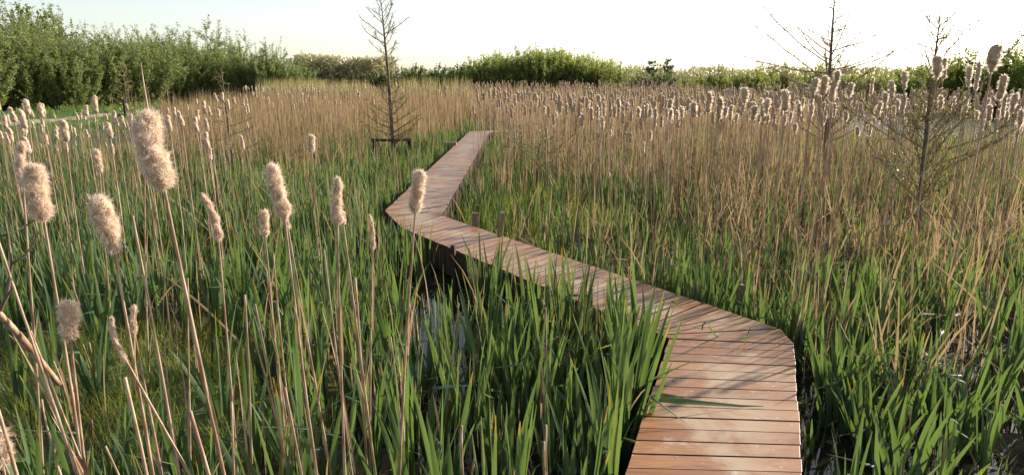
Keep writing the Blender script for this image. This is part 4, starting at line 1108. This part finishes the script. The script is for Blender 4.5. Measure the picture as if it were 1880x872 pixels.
# litter lying on the mud
lf = MB()
notw = lambda x, y: (1 - sm(0.3, 0.6, open_water(x, y)) * 0.9) * (walk_dist(x, y) > 0.5) * (1 - bank(x, y))
leaf_field('litter', 46, 2.7, 9, 4, (0.008, 0.018), (0.15, 0.55), 'litter', notw, 21, '', nper=4, parts=lf, lean=1.45, bend=0.2)
leaf_field('litter', 20, 9, 20, 3, (0.012, 0.022), (0.2, 0.7), 'litter', notw, 22, '', nper=4, parts=lf, lean=1.4, bend=0.2)
tag(lf.obj('litter', M['litter']), 'dead leaf litter lying on the marsh mud', 'litter', kind='stuff')

# short sedge grass on the hummocks
sg = MB()
leaf_field('sedge_grass', 1300, 3.2, 8.5, 4, (0.0032, 0.0065), (0.10, 0.30), 'sedge', lambda x, y: 0.9 * sm(0.15, 0.55, hummock(x, y) + 0.12 * wob(x, y, 0.4)) * (x < 0), 31, '', nper=10, lo=-0.86, hi=0.0, parts=sg, lean=0.32, bend=1.0, taper=1.6)
leaf_field('sedge_grass', 300, 8.0, 17, 3, (0.006, 0.011), (0.2, 0.5), 'sedge', lambda x, y: sm(0.1, 0.5, hummock(x, y) + 0.12 * wob(x, y, 0.7)), 32, '', nper=10, lo=-0.1, hi=0.7, parts=sg, lean=0.3, bend=0.9, taper=1.6)
leaf_field('sedge_grass', 80, 3.2, 10, 4, (0.004, 0.008), (0.12, 0.4), 'sedge', lambda x, y: 0.6 * (x > 0) * sm(0.0, 0.5, wob(x, y, 0.9)) * notw(x, y), 33, '', nper=8, parts=sg, lean=0.3, bend=0.8, taper=1.6)
leaf_field('sedge_grass', 60, 10, 24, 3, (0.008, 0.014), (0.25, 0.55), 'sedge', lambda x, y: notw(x, y) * sm(4.5, 2.0, np.abs(x + 2.2)) * (1 - brown(x, y)), 34, '', nper=8, lo=-0.5, hi=0.2, parts=sg, lean=0.3, bend=0.8, taper=1.6)
tag(sg.obj('sedge_grass', M['sedge']), 'short yellow-green sedge grass on the hummocks', 'grass', kind='stuff')
bgm = MB()
bf2 = lambda x, y: bank(x, y) * (path_dist(x, y) > 1.25 + 0.25 * wob(x, y, 1.0))
leaf_field('path_grass', 26, 16, 40, 3, (0.02, 0.04), (0.15, 0.42), 'bank_grass', bf2, 41, '', nper=6, lo=-1.0, hi=-0.2, parts=bgm, lean=0.3, bend=0.7, taper=1.6)
leaf_field('path_grass', 12, 40, 80, 2, (0.05, 0.09), (0.2, 0.5), 'bank_grass', bf2, 42, '', nper=6, lo=-0.95, hi=0.95, parts=bgm, lean=0.3, bend=0.7, taper=1.6)
tag(bgm.obj('meadow_grass', M['bank_grass']), 'green meadow grass on both sides of the dirt path', 'grass', kind='stuff')
# pale tall reed beyond the left bed and feathery reed left of the thicket
pr = MB()
leaf_field('pale_reeds', 26, 38, 62, 3, (0.03, 0.05), (1.5, 2.4), 'pale_reed', lambda x, y: sm(-0.375, -0.33, x / y) * sm(-0.19, -0.23, x / y) * sm(44, 50, y), 51, '', nper=4, lo=-0.45, hi=-0.15, parts=pr, lean=0.06, bend=0.2)
leaf_field('pale_reeds', 8, 45, 60, 3, (0.03, 0.05), (2.0, 2.7), 'pale_reed', lambda x, y: (x / y > -0.17) * (x / y < -0.06), 52, '', nper=4, lo=-0.2, hi=0.0, parts=pr, lean=0.06, bend=0.3)
tag(pr.obj('pale_reeds', M['pale_reed']), 'pale feathery reed bed beyond the brown cattails', 'reeds', kind='stuff')


# ------------------------------------------------------------------ broken dry stalks close to the camera
def broken_mesh(k):
    rg = np.random.default_rng(1200 + k); mb = MB(); n = 1 if k < 4 else 2
    for i in range(n):
        L = rg.uniform(0.75, 1.0); o = rg.normal(size=2) * 0.008 * (i > 0); ln = rg.normal(size=2) * 0.05
        t = np.linspace(0, 1, 7); pts = np.stack([o[0] + ln[0] * t + 0.018 * np.sin(t * 4 + k), o[1] + ln[1] * t, L * t], 1)
        mb.tube(pts, np.linspace(0.0085, 0.0055, 7) * rg.uniform(0.75, 1.2) * (1 + 0.16 * np.sin(np.arange(7) * 2.1 + k + i)), 7, T=(rg.random(), 0, rg.random() * 0.8, 0), cap=True)
    P = np.array([[0.006, 0, 0.25]]); blades(mb, P, np.array([0.5]), np.array([0.016]), rg.random(1) * 6.28, np.array([0.08]), np.array([0.5]), rg.random(1) * 6, rg, K=6, fold=0.5)
    return mb.mesh('broken_stalk', M['stalk'])


BV = [broken_mesh(k) for k in range(7)]
i = 0
for t_, b_, Y, sc_ in (((2, 388), (98, 676), 2.3, 1), ((219, 335), (289, 680), 2.6, 0.9), ((322, 545), (398, 872), 1.95, 1.2), ((4, 575), (57, 872), 2.0, 1.1), ((64, 580), (177, 872), 2.3, 0.8), ((200, 655), (241, 815), 2.2, 1.2), ((88, 715), (126, 845), 2.2, 0.9), ((178, 690), (236, 850), 2.3, 0.8), ((344, 470), (345, 560), 3.4, 0.9), ((428, 500), (445, 700), 3.0, 0.9), ((455, 440), (490, 640), 3.2, 0.8),
                       ((500, 465), (508, 560), 3.6, 0.9), ((606, 440), (628, 640), 3.3, 0.9), ((640, 480), (655, 640), 3.4, 1.1), ((738, 545), (742, 690), 3.6, 0.9), ((545, 600), (560, 780), 2.6, 1.1), ((410, 730), (420, 850), 2.4, 1.0), ((838, 830), (842, 872), 3.2, 1.5), ((990, 775), (992, 860), 3.3, 1.6), ((862, 800), (864, 872), 3.2, 1.6), ((1010, 560), (1012, 700), 4.4, 0.9), ((838, 555), (838, 640), 5.2, 1.3), ((770, 520), (772, 660), 5.0, 1.0)):
    Tp = at_y(*t_, Y); n_ = np.cross(ray(*t_), ray(*b_)); fz = -0.1; fy = Y - 0.03; fx = -(n_[1] * fy + n_[2] * (fz - CAM[2])) / n_[0]
    d = Tp - np.array([fx, fy, fz]); o = link('broken_stalk', BV[i % 4 if b_[1] - t_[1] > 110 else i % 7]); o.location = (fx, fy, fz); o.rotation_euler = Vector(d).to_track_quat('Z', 'Y').to_euler()
    o.scale = (sc_ * 0.9, sc_ * 0.9, np.linalg.norm(d) / 0.92)
    tag(o, 'headless dry brown cattail stalk standing among the leaves left of the boardwalk', 'stalk', 'headless dry stalks left of the boardwalk'); i += 1
rb = np.random.default_rng(81)
nb = 0
while nb < 50:
    y = math.sqrt(rb.uniform(3.0 ** 2, 7.5 ** 2)); x = y * rb.uniform(-0.78, 0.8)
    if walk_dist(np.array(x), np.array(y)) < 0.66 or open_water(np.array(x), np.array(y)) > 0.6: continue
    rs = bool(side_of(x, y))
    if rs and rb.random() < 0.4: continue
    o = link('broken_stalk', BV[i % 7]); o.location = (x, y, float(height(x, y)) - 0.08); o.rotation_euler = (rb.normal() * 0.13, rb.normal() * 0.13, rb.random() * 6.28); q = rb.uniform(0.7, 1.05); o.scale = (q, q, rb.uniform(0.2, 0.75))
    if rs: tag(o, 'headless dry brown cattail stalk standing in the wet leaves right of the near boardwalk', 'stalk', 'headless dry stalks right of the near boardwalk')
    else: tag(o, 'headless dry brown cattail stalk standing among the leaves left of the boardwalk', 'stalk', 'headless dry stalks left of the boardwalk')
    i += 1; nb += 1

# a thick fallen stalk and a bare twig at the left edge
m_ = MB(); a, b = at_y(-30, 545, 2.3), at_y(96, 690, 2.55); m_.tube([a, (a + b) / 2 + np.array([0, 0, 0.012]), b, b + (b - a) * 0.12], [0.011, 0.013, 0.012, 0.010], 8, cap=True)
tag(m_.obj('fallen_stalk', M['stalk']), 'thick dry stalk slanting down over the hummock at the left edge', 'stalk')
m_ = MB(); c0 = at_y(-15, 600, 2.35); c1 = at_y(22, 485, 2.35); c2 = at_y(8, 395, 2.4); c3 = at_y(72, 425, 2.4)
m_.tube([c0, at_y(12, 545, 2.35), c1, at_y(14, 430, 2.38), c2], [0.008, 0.007, 0.005, 0.004, 0.002], 6); m_.tube([c1, at_y(45, 470, 2.37), at_y(62, 448, 2.4), c3], [0.005, 0.004, 0.003, 0.002], 5)
m_.tube([at_y(12, 545, 2.35), at_y(30, 520, 2.3), at_y(36, 490, 2.3)], [0.005, 0.003, 0.002], 5); m_.tube([at_y(-20, 440, 2.35), at_y(30, 425, 2.4), at_y(62, 405, 2.5), at_y(95, 395, 2.6)], [0.004, 0.003, 0.0025, 0.0015], 5)
tag(m_.obj('bare_twig', M['bark']), 'crooked bare forked twig at the left edge below the plump cattail', 'twig')


# blades on the deck
def deck_leaf(pts, w, label, name='leaf_blade'):
    pts = np.array(pts); n = len(pts); t = np.linspace(0, 1, n); tg = np.gradient(pts, axis=0); up = np.array([0, 0, 1.0]); m_ = MB()
    sd = np.cross(tg, up); bad = np.linalg.norm(sd, axis=1) < 0.02; sd[bad] = np.array([1.0, 0.2, 0]); sd /= np.linalg.norm(sd, axis=1, keepdims=True); sd = sd * 0.75 + up * (0.0 if n < 5 else -0.55)
    hw = w / 2 * np.minimum(1, 0.5 + 3 * t) * np.maximum(0.06, 1 - t ** 3)
    V = np.stack([pts - sd * hw[:, None], pts + np.array([0, 0, -0.003]), pts + sd * hw[:, None]], 1).reshape(-1, 3)
    T = np.full((n, 3, 4), 0.5); T[..., 1] = t[:, None]; T[..., 0] = 0.4
    Q = [(i * 3 + j, i * 3 + j + 1, i * 3 + j + 4, i * 3 + j + 3) for i in range(n - 1) for j in range(2)]
    return tag(m_.add(V, Q, T.reshape(-1, 4)).obj(name, M['cattail_leaf']), label, 'leaf')


def zp(px, py, z): return on_z(px, py, z)


deck_leaf([zp(1172, 760, 0.1), zp(1184, 742, 0.38), zp(1215, 733, 0.43), zp(1260, 737, 0.42), zp(1310, 741, 0.39), zp(1360, 745, 0.365), zp(1402, 745, 0.358)], 0.044, 'long green leaf bent flat across the near boardwalk planks', 'fallen_leaf')
deck_leaf([zp(1178, 748, 0.15), zp(1186, 728, 0.40), zp(1215, 724, 0.44), zp(1245, 729, 0.42), zp(1285, 738, 0.375)], 0.036, 'shorter green leaf folded over the boardwalk edge beside the long one', 'fallen_leaf')
deck_leaf([zp(1322, 617, 0.34), zp(1314, 616, 0.37), at_y(1305, 604, 5.15), at_y(1300, 594, 5.15)], 0.03, 'stubby green blade poking up between planks at the near bend', 'leaf_blade')
deck_leaf([at_y(1289, 606, 5.3), at_y(1290, 596, 5.35), at_y(1297, 589, 5.4), at_y(1320, 585, 5.4)], 0.022, 'curled green blade arching low over the planks at the near bend', 'leaf_blade')
deck_leaf([zp(1368, 631, 0.34), at_y(1370, 620, 5.1), at_y(1375, 608, 5.1), at_y(1379, 598, 5.1)], 0.026, 'upright green blade on the planks close to the outer corner', 'leaf_blade')
